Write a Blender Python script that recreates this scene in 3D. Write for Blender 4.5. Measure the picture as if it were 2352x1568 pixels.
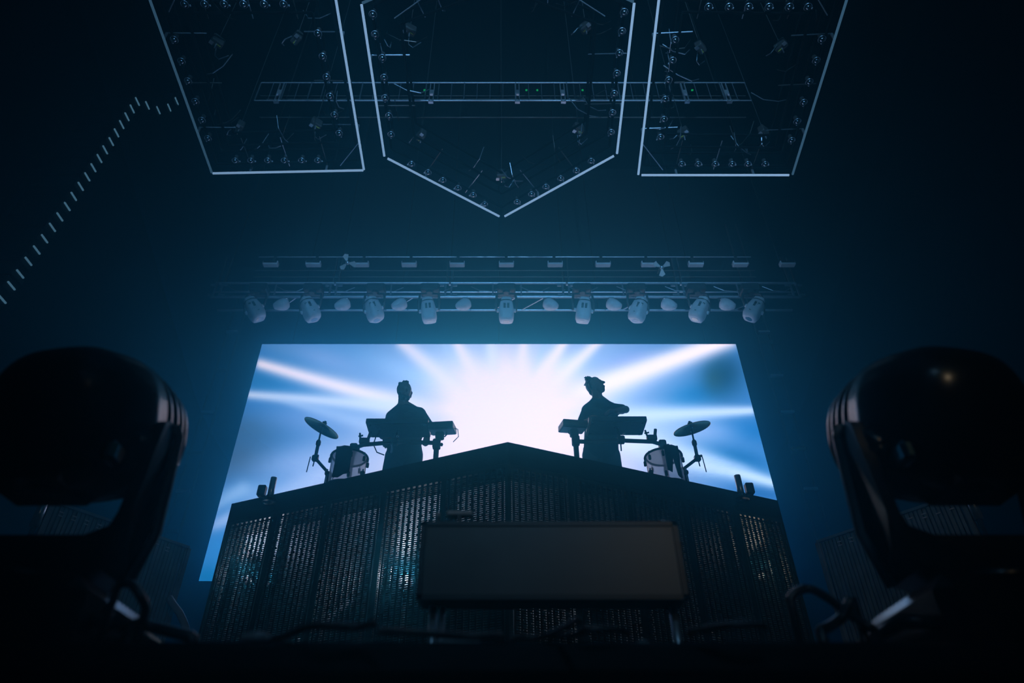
import bpy, math, random
import numpy as np
from mathutils import Vector, Matrix
random.seed(7)
for o in list(bpy.data.objects): bpy.data.objects.remove(o)
SC = bpy.context.scene; COL = SC.collection
# ------------------------------------------------------------------ camera
CZ = 1.55                                   # lens height above the pit floor
F = 1568.0                                  # focal length in pixels of the 2352 px frame
TH = math.atan(F / 2039.0); CT, ST = math.cos(TH), math.sin(TH)
cam = bpy.data.cameras.new('camera'); camo = bpy.data.objects.new('camera', cam); COL.objects.link(camo)
camo.location = (0, 0, CZ); camo.rotation_euler = (math.pi / 2 + TH, 0, 0)
cam.sensor_width = 36; cam.lens = 24; cam.shift_x = 26 / 2352; cam.clip_start = 0.05
cam.dof.use_dof = True; cam.dof.focus_distance = 7.3; cam.dof.aperture_fstop = 2.0
SC.camera = camo
# ------------------------------------------------------------------ world, light, exposure
SC.view_settings.view_transform = 'Standard'; SC.view_settings.look = 'None'
SC.view_settings.exposure = 0.0; SC.view_settings.gamma = 1.0; SC.view_settings.use_curve_mapping = False
w = bpy.data.worlds.new('world'); SC.world = w; w.use_nodes = True
w.node_tree.nodes['Background'].inputs[0].default_value = (0.9, 0.85, 0.5, 1)
w.node_tree.nodes['Background'].inputs[1].default_value = 0.0
SC.cycles.max_bounces = 4; SC.cycles.diffuse_bounces = 2; SC.cycles.glossy_bounces = 2
SC.cycles.transmission_bounces = 4; SC.cycles.volume_bounces = 0; SC.cycles.volume_step_rate = 1.0; SC.cycles.transparent_max_bounces = 6
SC.cycles.use_denoising = True; SC.cycles.use_adaptive_sampling = True; SC.cycles.adaptive_threshold = .05; SC.cycles.sample_clamp_indirect = 3; SC.cycles.caustics_reflective = False

def V(*a): return Vector(a)
def P(px, py, D):
    """pixel + distance in front of the lens -> point"""
    k = D / (F * CT + (py - 784) * ST)
    return Vector(((px - 1150) * k, D, CZ + (F * ST - (py - 784) * CT) * k))
def Z(rel): return CZ + rel
def PZ(px, py, zrel):
    """pixel + height above the lens -> point"""
    v = py - 784
    D = zrel / ((F * ST - v * CT) / (F * CT + v * ST))
    return P(px, py, D)
def spot(name, loc, target, energy, angle, color, blend=0.6, size=0.15):
    l = bpy.data.lights.new(name, 'SPOT'); l.energy = energy; l.spot_size = math.radians(angle); l.spot_blend = blend
    l.color = color; l.shadow_soft_size = size
    o = bpy.data.objects.new(name, l); COL.objects.link(o); o.location = loc
    o.rotation_euler = (Vector(target) - Vector(loc)).to_track_quat('-Z', 'Y').to_euler(); return o
STAGE = Z(0.27); DECK = Z(2.5); LIP = Z(2.62)
BLUE = (0.28, 0.62, 1.0)
# front lamps assumed and added unseen behind the lens, brightening rig, riser, stage edge
spot('added_front_light_offscreen', (0, -9, Z(4)), (0, 5.4, Z(9.0)), 10500, 36, BLUE, .6, .3)
spot('added_front_light_offscreen', (3.2, -9, Z(5)), (.4, 5.9, Z(3.0)), 260, 34, (1, .76, .48), .6, .3)
spot('added_front_light_offscreen', (.3, -9, Z(8)), (.1, 1.6, STAGE), 420, 8, BLUE, .7, .3)
# ------------------------------------------------------------------ materials
MATS = {}
def pm(name, col, rough=0.5, metal=0.0, var=0.12, scale=8.0, bump=0.0, spec=0.5):
    """principled surface with a noise-driven tone variation and fine relief"""
    m = bpy.data.materials.new(name); m.use_nodes = True; nt = m.node_tree; N = nt.nodes; L = nt.links
    b = N['Principled BSDF']; b.inputs['Roughness'].default_value = rough; b.inputs['Metallic'].default_value = metal
    b.inputs['Specular IOR Level'].default_value = spec
    tc = N.new('ShaderNodeTexCoord'); nz = N.new('ShaderNodeTexNoise'); nz.inputs['Scale'].default_value = scale
    nz.inputs['Detail'].default_value = 3; L.new(tc.outputs['Object'], nz.inputs['Vector'])
    r = N.new('ShaderNodeValToRGB'); L.new(nz.outputs['Fac'], r.inputs['Fac'])
    r.color_ramp.elements[0].color = (*[max(0, c * (1 - var)) for c in col], 1); r.color_ramp.elements[0].position = .3
    r.color_ramp.elements[1].color = (*[min(1, c * (1 + var)) for c in col], 1); r.color_ramp.elements[1].position = .7
    L.new(r.outputs['Color'], b.inputs['Base Color'])
    if bump:
        bp = N.new('ShaderNodeBump'); bp.inputs['Strength'].default_value = bump; bp.inputs['Distance'].default_value = .01
        L.new(nz.outputs['Fac'], bp.inputs['Height']); L.new(bp.outputs['Normal'], b.inputs['Normal'])
    MATS[name] = m; return m
def em(name, col, s):
    m = bpy.data.materials.new(name); m.use_nodes = True; nt = m.node_tree; nt.nodes.clear()
    e = nt.nodes.new('ShaderNodeEmission'); e.inputs[0].default_value = (*col, 1); e.inputs[1].default_value = s
    o = nt.nodes.new('ShaderNodeOutputMaterial'); nt.links.new(e.outputs[0], o.inputs[0]); MATS[name] = m; return m
pm('wall', (.02, .021, .024), .9, bump=.2, scale=3)
pm('floor', (.012, .012, .013), .55, bump=.15, scale=12, spec=.3)
pm('plastic', (.012, .012, .013), .38, scale=30)
pm('gloss', (.01, .01, .011), .24, scale=20, spec=.6)
pm('black_metal', (.016, .016, .018), .45, .3, scale=25)
pm('truss', (.34, .44, .52), .42, .85, scale=25)
pm('lamp_shell', (.52, .62, .70), .5, .0, scale=14)
pm('lamp_dark', (.03, .03, .033), .5, scale=14)
pm('chrome', (.75, .76, .78), .18, 1.0, var=.05)
pm('brass', (.95, .60, .16), .4, .75, scale=40, bump=.1)
pm('cloth', (.008, .008, .009), .95, scale=60, bump=.4)
pm('shirt', (.045, .05, .055), .9, scale=40, bump=.3)
pm('shirt_black', (.010, .011, .013), .9, scale=40, bump=.3)
pm('trousers', (.05, .055, .062), .9, scale=50, bump=.3)
pm('skin', (.45, .27, .19), .55, var=.06, scale=12)
pm('hair', (.02, .014, .01), .6, scale=80, bump=.5)
pm('shoe', (.02, .02, .02), .5)
pm('device', (.02, .021, .023), .42, scale=30)
pm('device_under', (.16, .17, .185), .38, .5, scale=20)
pm('paper', (.75, .77, .8), .6, var=.05)
pm('mesh_black', (.012, .012, .014), .5, scale=40)
pm('plywood', (.36, .40, .46), .7, scale=5)
pm('chord_black', (.004, .004, .005), .95, spec=.05)
pm('backing', (.010, .011, .013), .8)
pm('wing', (.26, .32, .36), .5, .1, var=.25, scale=6)
pm('wing_rib', (.32, .38, .42), .45, .2, var=.25, scale=6)
pm('cable', (.02, .021, .022), .35, scale=60)
pm('hose', (.35, .37, .39), .45, scale=60, bump=.4)
pm('lit_edge_grey', (.22, .25, .28), .4)
pm('hoist', (.05, .052, .055), .5)
pm('tag_green', (.42, .55, .08), .6)
pm('speaker', (.014, .014, .015), .7, bump=.3, scale=60)
pm('steel', (.52, .62, .70), .3, .7)
pm('fan_blade', (.5, .53, .56), .5)
pm('panel_glass', (.09, .095, .095), .35, scale=3, var=.3)
em('tube', (.36, .63, 1.0), 1.0); em('tube_dim', (.16, .42, .72), .3); em('bar_glow', (.22, .55, .85), .55)
em('lamp_glow', (.75, .82, 1.0), 14); em('lamp_glow_warm', (.95, .85, .8), 6); em('led_green', (.02, .9, .25), .5)
def glass_mat():
    m = bpy.data.materials.new('bulb_glass'); m.use_nodes = True; b = m.node_tree.nodes['Principled BSDF']
    b.inputs['Base Color'].default_value = (.25, .29, .33, 1); b.inputs['Roughness'].default_value = .2
    b.inputs['Metallic'].default_value = .95; MATS['bulb'] = m
glass_mat()
def drum_mat():
    m = bpy.data.materials.new('drum_shell'); m.use_nodes = True; nt = m.node_tree; nt.nodes.clear()
    tr = nt.nodes.new('ShaderNodeBsdfRefraction'); tr.inputs['Color'].default_value = (.93, .93, .95, 1)
    tr.inputs['Roughness'].default_value = .5; tr.inputs['IOR'].default_value = 1.03
    df = nt.nodes.new('ShaderNodeBsdfDiffuse'); df.inputs[0].default_value = (.8, .8, .82, 1)
    tl = nt.nodes.new('ShaderNodeBsdfTranslucent'); tl.inputs[0].default_value = (.95, .95, .97, 1)
    mx = nt.nodes.new('ShaderNodeMixShader'); mx.inputs[0].default_value = .45
    mx2 = nt.nodes.new('ShaderNodeMixShader'); mx2.inputs[0].default_value = .95
    o = nt.nodes.new('ShaderNodeOutputMaterial'); L = nt.links
    L.new(tr.outputs[0], mx.inputs[1]); L.new(tl.outputs[0], mx.inputs[2])
    L.new(df.outputs[0], mx2.inputs[1]); L.new(mx.outputs[0], mx2.inputs[2]); L.new(mx2.outputs[0], o.inputs[0])
    MATS['drum'] = m
drum_mat()
# ------------------------------------------------------------------ mesh helpers
def basis(d, up=None):
    d = Vector(d).normalized(); u = Vector(up) if up else (Vector((0, 0, 1)) if abs(d.z) < .95 else Vector((0, 1, 0)))
    s = d.cross(u).normalized(); return s, s.cross(d).normalized(), d
class MB:
    def __init__(self): self.v = []; self.f = []
    def add(self, vs, fs):
        n = len(self.v); self.v += [Vector(p) for p in vs]; self.f += [tuple(i + n for i in f) for f in fs]; return self
    def box(self, c, s, R=None):
        c = Vector(c); h = [x / 2 for x in s]; pts = []
        for x in (-1, 1):
            for y in (-1, 1):
                for z in (-1, 1):
                    p = Vector((x * h[0], y * h[1], z * h[2])); pts.append(c + (R @ p if R else p))
        return self.add(pts, [(0, 1, 3, 2), (4, 6, 7, 5), (0, 4, 5, 1), (2, 3, 7, 6), (0, 2, 6, 4), (1, 5, 7, 3)])
    def cbox(self, c, s, b, R=None):
        """box with chamfered edges"""
        c = Vector(c); h = [x / 2 for x in s]; pts = []; idx = {}
        for x in (-1, 1):
            for y in (-1, 1):
                for z in (-1, 1):
                    for a in range(3):
                        p = [x * (h[0] - b), y * (h[1] - b), z * (h[2] - b)]; p[a] = (x, y, z)[a] * h[a]
                        idx[(x, y, z, a)] = len(pts); p = Vector(p); pts.append(c + (R @ p if R else p))
        fs = []
        for a in range(3):
            o = [i for i in range(3) if i != a]
            for s1 in (-1, 1):
                q = []
                for (i, j) in ((-1, -1), (1, -1), (1, 1), (-1, 1)):
                    k = [0, 0, 0]; k[a] = s1; k[o[0]] = i; k[o[1]] = j; q.append(idx[(*k, a)])
                fs.append(tuple(q))
        for a in range(3):
            o = [i for i in range(3) if i != a]
            for i in (-1, 1):
                for j in (-1, 1):
                    k = [0, 0, 0]; k[o[0]] = i; k[o[1]] = j; k0 = list(k); k0[a] = -1; k1 = list(k); k1[a] = 1
                    fs.append((idx[(*k0, o[0])], idx[(*k1, o[0])], idx[(*k1, o[1])], idx[(*k0, o[1])]))
        for x in (-1, 1):
            for y in (-1, 1):
                for z in (-1, 1): fs.append(tuple(idx[(x, y, z, a)] for a in range(3)))
        return self.add(pts, fs)
    def beam(self, p0, p1, w, h, up=None):
        p0, p1 = Vector(p0), Vector(p1); s, u, d = basis(p1 - p0, up)
        pts = [p + s * (a * w / 2) + u * (b * h / 2) for p in (p0, p1) for a, b in ((-1, -1), (1, -1), (1, 1), (-1, 1))]
        return self.add(pts, [(3, 2, 1, 0), (4, 5, 6, 7), (0, 1, 5, 4), (1, 2, 6, 5), (2, 3, 7, 6), (3, 0, 4, 7)])
    def cyl(self, p0, p1, r0, r1=None, n=10):
        r1 = r0 if r1 is None else r1; p0, p1 = Vector(p0), Vector(p1); s, u, d = basis(p1 - p0)
        pts = [p + (s * math.cos(t) + u * math.sin(t)) * r for p, r in ((p0, r0), (p1, r1)) for t in [2 * math.pi * i / n for i in range(n)]]
        fs = [(i, (i + 1) % n, n + (i + 1) % n, n + i) for i in range(n)] + [tuple(range(n - 1, -1, -1)), tuple(range(n, 2 * n))]
        return self.add(pts, fs)
    def tube(self, pts, r, n=6, closed=False):
        pts = [Vector(p) for p in pts]; m = len(pts); vs = []; prev = None
        for i, p in enumerate(pts):
            t = (pts[min(i + 1, m - 1)] - pts[max(i - 1, 0)]) if not closed else pts[(i + 1) % m] - pts[i - 1]
            s, u, d = basis(t) if prev is None else (None, None, t.normalized())
            if prev is not None:
                u = (prev - d * prev.dot(d)).normalized(); s = d.cross(u)
            prev = u; rr = r[i] if isinstance(r, (list, tuple)) else r
            vs += [p + (s * math.cos(2 * math.pi * k / n) + u * math.sin(2 * math.pi * k / n)) * rr for k in range(n)]
        fs = []
        for i in range(m if closed else m - 1):
            j = (i + 1) % m
            fs += [(i * n + k, i * n + (k + 1) % n, j * n + (k + 1) % n, j * n + k) for k in range(n)]
        if not closed: fs += [tuple(range(n - 1, -1, -1)), tuple((m - 1) * n + k for k in range(n))]
        return self.add(vs, fs)
    def lathe(self, o, ax, prof, n=20, sq=2.0, cap=True):
        """prof: (height along axis, radius); sq > 2 squares the section"""
        o = Vector(o); s, u, d = basis(ax); vs = []
        for h, r in prof:
            for k in range(n):
                t = 2 * math.pi * (k + .5) / n; c, q = math.cos(t), math.sin(t)
                g = (abs(c) ** sq + abs(q) ** sq) ** (-1 / sq)
                vs.append(o + d * h + (s * c + u * q) * (r * g))
        fs = [(i * n + k, i * n + (k + 1) % n, (i + 1) * n + (k + 1) % n, (i + 1) * n + k) for i in range(len(prof) - 1) for k in range(n)]
        if cap: fs += [tuple(range(n - 1, -1, -1)), tuple((len(prof) - 1) * n + k for k in range(n))]
        return self.add(vs, fs)
    def sphere(self, c, r, n=12, sc=(1, 1, 1)):
        c = Vector(c); m = n // 2; vs = [c + Vector((0, 0, r * sc[2]))]
        for i in range(1, m):
            for k in range(n):
                a, t = math.pi * i / m, 2 * math.pi * k / n
                vs.append(c + Vector((r * math.sin(a) * math.cos(t) * sc[0], r * math.sin(a) * math.sin(t) * sc[1], r * math.cos(a) * sc[2])))
        vs.append(c - Vector((0, 0, r * sc[2]))); e = len(vs) - 1
        fs = [(0, 1 + k, 1 + (k + 1) % n) for k in range(n)]
        fs += [(1 + i * n + k, 1 + (i + 1) * n + k, 1 + (i + 1) * n + (k + 1) % n, 1 + i * n + (k + 1) % n) for i in range(m - 2) for k in range(n)]
        fs += [(e, 1 + (m - 2) * n + (k + 1) % n, 1 + (m - 2) * n + k) for k in range(n)]
        return self.add(vs, fs)
    def prism(self, poly, ext):
        poly = [Vector(p) for p in poly]; ext = Vector(ext); n = len(poly)
        return self.add(poly + [p + ext for p in poly], [tuple(range(n - 1, -1, -1)), tuple(range(n, 2 * n))] + [(i, (i + 1) % n, n + (i + 1) % n, n + i) for i in range(n)])
    def build(self, name, mat, parent=None, smooth=False, own=False):
        """one mesh object; own = top-level thing whose origin sits at its base"""
        off = Vector((0, 0, 0)); q = parent
        while q: off += q.location; q = q.parent
        if own:
            xs = [p.x for p in self.v]; ys = [p.y for p in self.v]
            off = Vector(((min(xs) + max(xs)) / 2, (min(ys) + max(ys)) / 2, min(p.z for p in self.v)))
        me = bpy.data.meshes.new(name); me.from_pydata([p - off for p in self.v], [], self.f)
        if smooth: me.polygons.foreach_set('use_smooth', [True] * len(me.polygons))
        me.materials.append(MATS[mat]); me.update()
        o = bpy.data.objects.new(name, me); COL.objects.link(o)
        if own: o.location = off
        o.parent = parent; return o
def tag(o, label=None, cat=None, group=None, kind=None):
    if label: o['label'] = label
    if cat: o['category'] = cat
    if group: o['group'] = group
    if kind: o['kind'] = kind
    return o
def thing(name, loc, label, cat, group=None):
    o = bpy.data.objects.new(name, None); COL.objects.link(o); o.location = loc; o.empty_display_size = .1
    return tag(o, label, cat, group)
KIDS = {}
def kids(o): return [c for c in bpy.data.objects if c.parent == o]
def copy_tree(o, kd, parent=None):
    c = o.copy(); COL.objects.link(c); c.parent = parent
    for ch in kd.get(o.name, []): copy_tree(ch, kd, c)
    return c
def tree_of(o):
    kd = {}
    for c in bpy.data.objects:
        if c.parent: kd.setdefault(c.parent.name, []).append(c)
    return kd
def struct(name, mb, mat, **k): return tag(mb.build(name, mat, own=True, **k), kind='structure')
# ------------------------------------------------------------------ the hall
CEIL = Z(16.5)
struct('floor', MB().box((0, 5, -.05), (30, 22, .1)), 'wall')
struct('wall_back', MB().box((0, 13.1, CEIL / 2), (30, .2, CEIL)), 'wall')
struct('wall_left', MB().box((-14.1, 4, CEIL / 2), (.2, 18, CEIL)), 'wall')
struct('wall_right', MB().box((14.1, 4, CEIL / 2), (.2, 18, CEIL)), 'wall')
struct('ceiling', MB().box((0, 4, CEIL + .1), (28.4, 18, .2)), 'wall')
struct('floor_stage', MB().box((0, (1.15 + 13) / 2, STAGE - .06), (27.6, 13 - 1.15, .12)), 'floor')
struct('wall_stage_front', MB().box((0, 1.2, (STAGE - .12) / 2), (27.6, .06, STAGE - .12)), 'floor')
struct('trim_stage_edge', MB().cbox((0, 1.135, STAGE - .02), (27.6, .05, .05), .008), 'gloss')
# ------------------------------------------------------------------ LED screen
SD = 9.5
sl, sr, sb = P(602, 790, SD), P(1690, 790, SD), P(457, 1334, SD)
W0, W1, T1, T0 = sl.x, sr.x, sl.z, sb.z
def srgb2lin(c): c = np.clip(c, 0, 1); return np.where(c <= .04045, c / 12.92, ((c + .055) / 1.055) ** 2.4)
def screen_picture(px, py):
    """the light burst shown on the display, worked out per point"""
    rng = np.random.RandomState(3)
    cx, cy = 1168., 945.
    dx, dy = (px - cx), (py - cy) * 1.25
    r = np.hypot(dx, dy); a = np.arctan2(dy, dx)
    def mix(A, B, t): return A + (B - A) * t[..., None]
    def ss(x, a0, b0): t = np.clip((x - a0) / (b0 - a0), 0, 1); return t * t * (3 - 2 * t)
    c = np.zeros(px.shape + (3,)) + np.array([.38, .55, .78])
    c = mix(c, np.array([.20, .45, .72]), ss(r, 300, 620)[:] * .9)
    c = mix(c, np.array([.66, .75, .95]), 1 - ss(r, 190, 430))
    wob = sum(np.sin(a * k + rng.rand() * 6.28 + r * .004 * rng.randn()) / k ** .6 for k in (5, 8, 13, 19, 27))
    c = c + (wob * .045 * ss(r, 80, 260))[..., None] * np.array([.9, 1., .9])
    def blob(x, y, sx, sy, rot=0):
        u, v = px - x, py - y; q = math.radians(rot); uu = u * math.cos(q) + v * math.sin(q); vv = -u * math.sin(q) + v * math.cos(q)
        return np.exp(-(uu / sx) ** 2 - (vv / sy) ** 2)
    for x, y, sx, sy, rot, col, k in (
        (590, 875, 75, 24, 12, (.16, .43, .66), .9), (640, 800, 60, 22, 15, (.30, .50, .72), .8), (760, 830, 110, 28, 18, (.55, .66, .88), .7),
        (560, 985, 90, 38, 0, (.22, .36, .50), .85), (545, 1050, 90, 55, -10, (.22, .33, .45), .9), (720, 960, 120, 40, 5, (.50, .62, .86), .6),
        (500, 1265, 70, 60, 0, (.20, .52, .80), .9), (480, 1325, 60, 30, 0, (.08, .46, .70), .9), (560, 1130, 70, 22, -12, (.50, .68, .88), .8),
        (690, 1060, 120, 40, -12, (.62, .72, .93), .6), (1050, 830, 60, 40, 40, (.72, .83, .98), .5),
        (1290, 845, 34, 22, -25, (.66, .86, .98), .8), (1440, 830, 60, 22, -20, (.52, .60, .88), .6), (1520, 910, 90, 30, -20, (.45, .58, .80), .7),
        (1600, 905, 80, 34, -12, (.10, .42, .68), .85), (1660, 860, 52, 55, 0, (.08, .24, .36), .95), (1640, 870, 22, 30, 0, (.14, .28, .32), .6),
        (1725, 990, 60, 26, 8, (.08, .40, .68), .9), (1690, 1050, 85, 26, 14, (.06, .36, .62), .95), (1600, 985, 90, 24, 5, (.55, .68, .90), .6),
        (1740, 1130, 60, 18, 8, (.12, .36, .62), .9), (1480, 1000, 110, 40, 0, (.68, .80, .96), .6), (1600, 1060, 70, 24, 10, (.62, .78, .94), .6)):
        c = mix(c, np.array(col), np.clip(blob(x, y, sx, sy, rot) * k, 0, 1))
    def streak(x0, y0, x1, y1, w0, w1, col, k, fade=0.):
        ux, uy = x1 - x0, y1 - y0; L = math.hypot(ux, uy); ux /= L; uy /= L
        t = ((px - x0) * ux + (py - y0) * uy) / L; d = (px - x0) * -uy + (py - y0) * ux
        wd = w0 + (w1 - w0) * np.clip(t, 0, 1)
        g = np.exp(-(d / wd) ** 2) * ss(t, -.02 - fade, .04 + fade) * (1 - ss(t, .95, 1.25))
        return mix(c, np.array(col), np.clip(g * k, 0, 1))
    Wt = (1., .93, .985); Lt = (.86, .90, 1.)
    c = streak(585, 832, 930, 930, 13, 26, Wt, 1.0); c = streak(560, 905, 930, 935, 10, 20, Lt, .9)
    c = streak(640, 915, 900, 990, 8, 24, (.70, .80, .97), .6, .2)
    c = streak(915, 780, 1075, 915, 14, 30, Wt, .8); c = streak(1040, 770, 1110, 900, 9, 30, Wt, .9); c = streak(1125, 770, 1140, 900, 9, 30, Lt, .9)
    c = streak(1205, 770, 1190, 900, 8, 28, Wt, .9); c = streak(1300, 780, 1215, 900, 9, 26, Wt, 1.); c = streak(1385, 775, 1250, 900, 9, 26, Wt, .9)
    c = streak(1010, 775, 1090, 905, 5, 12, (.70, .80, .98), .5); c = streak(1255, 780, 1215, 880, 4, 9, (.62, .78, .96), .55)
    c = streak(1690, 775, 1330, 905, 20, 34, Wt, 1.0); c = streak(1620, 790, 1400, 870, 8, 12, Wt, .5)
    c = streak(1740, 942, 1330, 960, 10, 30, (.80, .88, 1.), .9); c = streak(1790, 1112, 1400, 1000, 12, 36, (.80, .90, 1.), .85)
    c = streak(1720, 1075, 1500, 1040, 9, 22, (.55, .72, .92), .5, .1)
    c = streak(470, 1215, 800, 1070, 14, 40, (.68, .78, .97), .8, .1); c = streak(470, 1180, 560, 1120, 12, 16, (.60, .76, .95), .6)
    core = 1 - ss(np.hypot(dx / 1.1, (py - 975) * 1.0) + 9 * np.sin(a * 9) + 6 * np.sin(a * 17 + 1), 85, 235)
    Wc = (1., .885, .955); c = mix(c, np.array(Wc), np.clip(core * 1.15, 0, 1))
    low = np.exp(-((px - 1160) / 330) ** 2 - ((py - 1090) / 110) ** 2); c = mix(c, np.array(Wc), np.clip(low * 1.1, 0, 1))
    return srgb2lin(c)
def build_screen():
    root = thing('led_screen', (0, SD, T0), 'wide glowing video wall showing a white and blue light burst', 'screen')
    nx, nz = 180, 90
    xs, zs = np.linspace(W0, W1, nx), np.linspace(T1, T0, nz)
    X, Zz = np.meshgrid(xs, zs)
    tan = (Zz - CZ) / SD; v = (F * ST - tan * F * CT) / (CT + tan * ST)      # the picture is laid out on the display's own plane
    py = 784 + v; px = 1150 + X / SD * (F * CT + v * ST)
    rgb = screen_picture(px, py)
    me = bpy.data.meshes.new('display')
    vs = [(x, 0, z - T0) for z in zs for x in xs]
    fs = [(j * nx + i, (j + 1) * nx + i, (j + 1) * nx + i + 1, j * nx + i + 1) for j in range(nz - 1) for i in range(nx - 1)]
    me.from_pydata(vs, [], fs)
    at = me.color_attributes.new('picture', 'FLOAT_COLOR', 'POINT')
    col = np.ones((nx * nz, 4), dtype=np.float32); col[:, :3] = rgb.reshape(-1, 3); at.data.foreach_set('color', col.ravel())
    m = bpy.data.materials.new('video'); m.use_nodes = True; nt = m.node_tree; N = nt.nodes; L = nt.links; N.clear()
    ca = N.new('ShaderNodeVertexColor'); ca.layer_name = 'picture'
    tc = N.new('ShaderNodeTexCoord'); wv = N.new('ShaderNodeTexWave'); wv.bands_direction = 'Z'; wv.inputs['Scale'].default_value = 12
    L.new(tc.outputs['Object'], wv.inputs['Vector'])
    mr = N.new('ShaderNodeMapRange'); mr.inputs['To Min'].default_value = SCREEN_GAIN * .94; mr.inputs['To Max'].default_value = SCREEN_GAIN * 1.06
    L.new(wv.outputs['Fac'], mr.inputs['Value'])
    e = N.new('ShaderNodeEmission'); L.new(ca.outputs['Color'], e.inputs['Color']); L.new(mr.outputs[0], e.inputs['Strength'])
    o = N.new('ShaderNodeOutputMaterial'); L.new(e.outputs[0], o.inputs[0])
    me.materials.append(m); ob = bpy.data.objects.new('display', me); COL.objects.link(ob); ob.parent = root
    MB().box(((W0 + W1) / 2, SD + .07, (T0 + T1) / 2), (W1 - W0, .1, T1 - T0)).build('cabinet_back', 'black_metal', root)
    for i in range(5):
        x = W0 + (W1 - W0) * (.06 + .22 * i)
        MB().cyl((x, SD + .07, T1), (x, SD + .07, CEIL), .012, n=6).build('hanging_cable', 'cable', root)
    MB().beam((W0 + .1, SD + .07, T1 + .06), (W1 - .1, SD + .07, T1 + .06), .05, .05).build('header_bar', 'black_metal', root)
SCREEN_GAIN = 2.1
build_screen()
# ------------------------------------------------------------------ haze
def build_haze():
    o = MB().box((0, 5.5, (CEIL + .04) / 2), (27.8, 14.6, CEIL + .02)).build('haze', 'wall', own=True)
    tag(o, 'blue theatrical haze hanging over the whole stage', 'haze', kind='stuff')
    m = bpy.data.materials.new('haze_volume'); m.use_nodes = True; nt = m.node_tree; N = nt.nodes; L = nt.links; N.clear()
    tint = (.08, .70, 1.0, 1)
    sc = N.new('ShaderNodeVolumeScatter'); sc.inputs['Color'].default_value = tint; sc.inputs['Anisotropy'].default_value = .8
    ab = N.new('ShaderNodeVolumeAbsorption'); ab.inputs['Color'].default_value = tint; ad = N.new('ShaderNodeAddShader')
    # the haze drifts: thick over the speaker-stack side, thin on the other, thinning upwards
    ge = N.new('ShaderNodeNewGeometry'); sp = N.new('ShaderNodeSeparateXYZ'); L.new(ge.outputs['Position'], sp.inputs[0])
    mx = N.new('ShaderNodeMapRange'); mx.interpolation_type = 'SMOOTHSTEP'
    for k, v in (('From Min', -3.), ('From Max', 6.5), ('To Min', 1.15), ('To Max', .35)): mx.inputs[k].default_value = v
    L.new(sp.outputs['X'], mx.inputs['Value'])
    mz = N.new('ShaderNodeMapRange'); mz.interpolation_type = 'SMOOTHSTEP'
    for k, v in (('From Min', Z(4)), ('From Max', Z(11)), ('To Min', HAZE), ('To Max', HAZE * .25)): mz.inputs[k].default_value = v
    L.new(sp.outputs['Z'], mz.inputs['Value'])
    mu = N.new('ShaderNodeMath'); mu.operation = 'MULTIPLY'; L.new(mx.outputs[0], mu.inputs[0]); L.new(mz.outputs[0], mu.inputs[1])
    def bank(c, rad, k, prev):
        """a thicker drifting bank with a soft edge"""
        mp = N.new('ShaderNodeVectorMath'); mp.operation = 'SUBTRACT'; mp.inputs[1].default_value = c; L.new(ge.outputs['Position'], mp.inputs[0])
        dv = N.new('ShaderNodeVectorMath'); dv.operation = 'DIVIDE'; dv.inputs[1].default_value = rad; L.new(mp.outputs[0], dv.inputs[0])
        ln = N.new('ShaderNodeVectorMath'); ln.operation = 'LENGTH'; L.new(dv.outputs[0], ln.inputs[0])
        mr = N.new('ShaderNodeMapRange'); mr.interpolation_type = 'SMOOTHSTEP'; L.new(ln.outputs['Value'], mr.inputs['Value'])
        mr.inputs['From Min'].default_value = 1; mr.inputs['From Max'].default_value = 0; mr.inputs['To Max'].default_value = HAZE * k
        s = N.new('ShaderNodeMath'); L.new(prev.outputs[0], s.inputs[0]); L.new(mr.outputs[0], s.inputs[1]); return s
    mu = bank((-.3, 9.0, Z(7.4)), (5.2, 2.0, 2.0), 1.5, mu); mu = bank((-5.2, 8.2, Z(5.6)), (3.2, 3.0, 4.5), .9, mu)
    for q in (sc, ab): L.new(mu.outputs[0], q.inputs['Density'])
    L.new(sc.outputs[0], ad.inputs[0]); L.new(ab.outputs[0], ad.inputs[1])
    out = N.new('ShaderNodeOutputMaterial'); L.new(ad.outputs[0], out.inputs['Volume'])
    o.data.materials.clear(); o.data.materials.append(m)
    return
HAZE = .078
build_haze()
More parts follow.
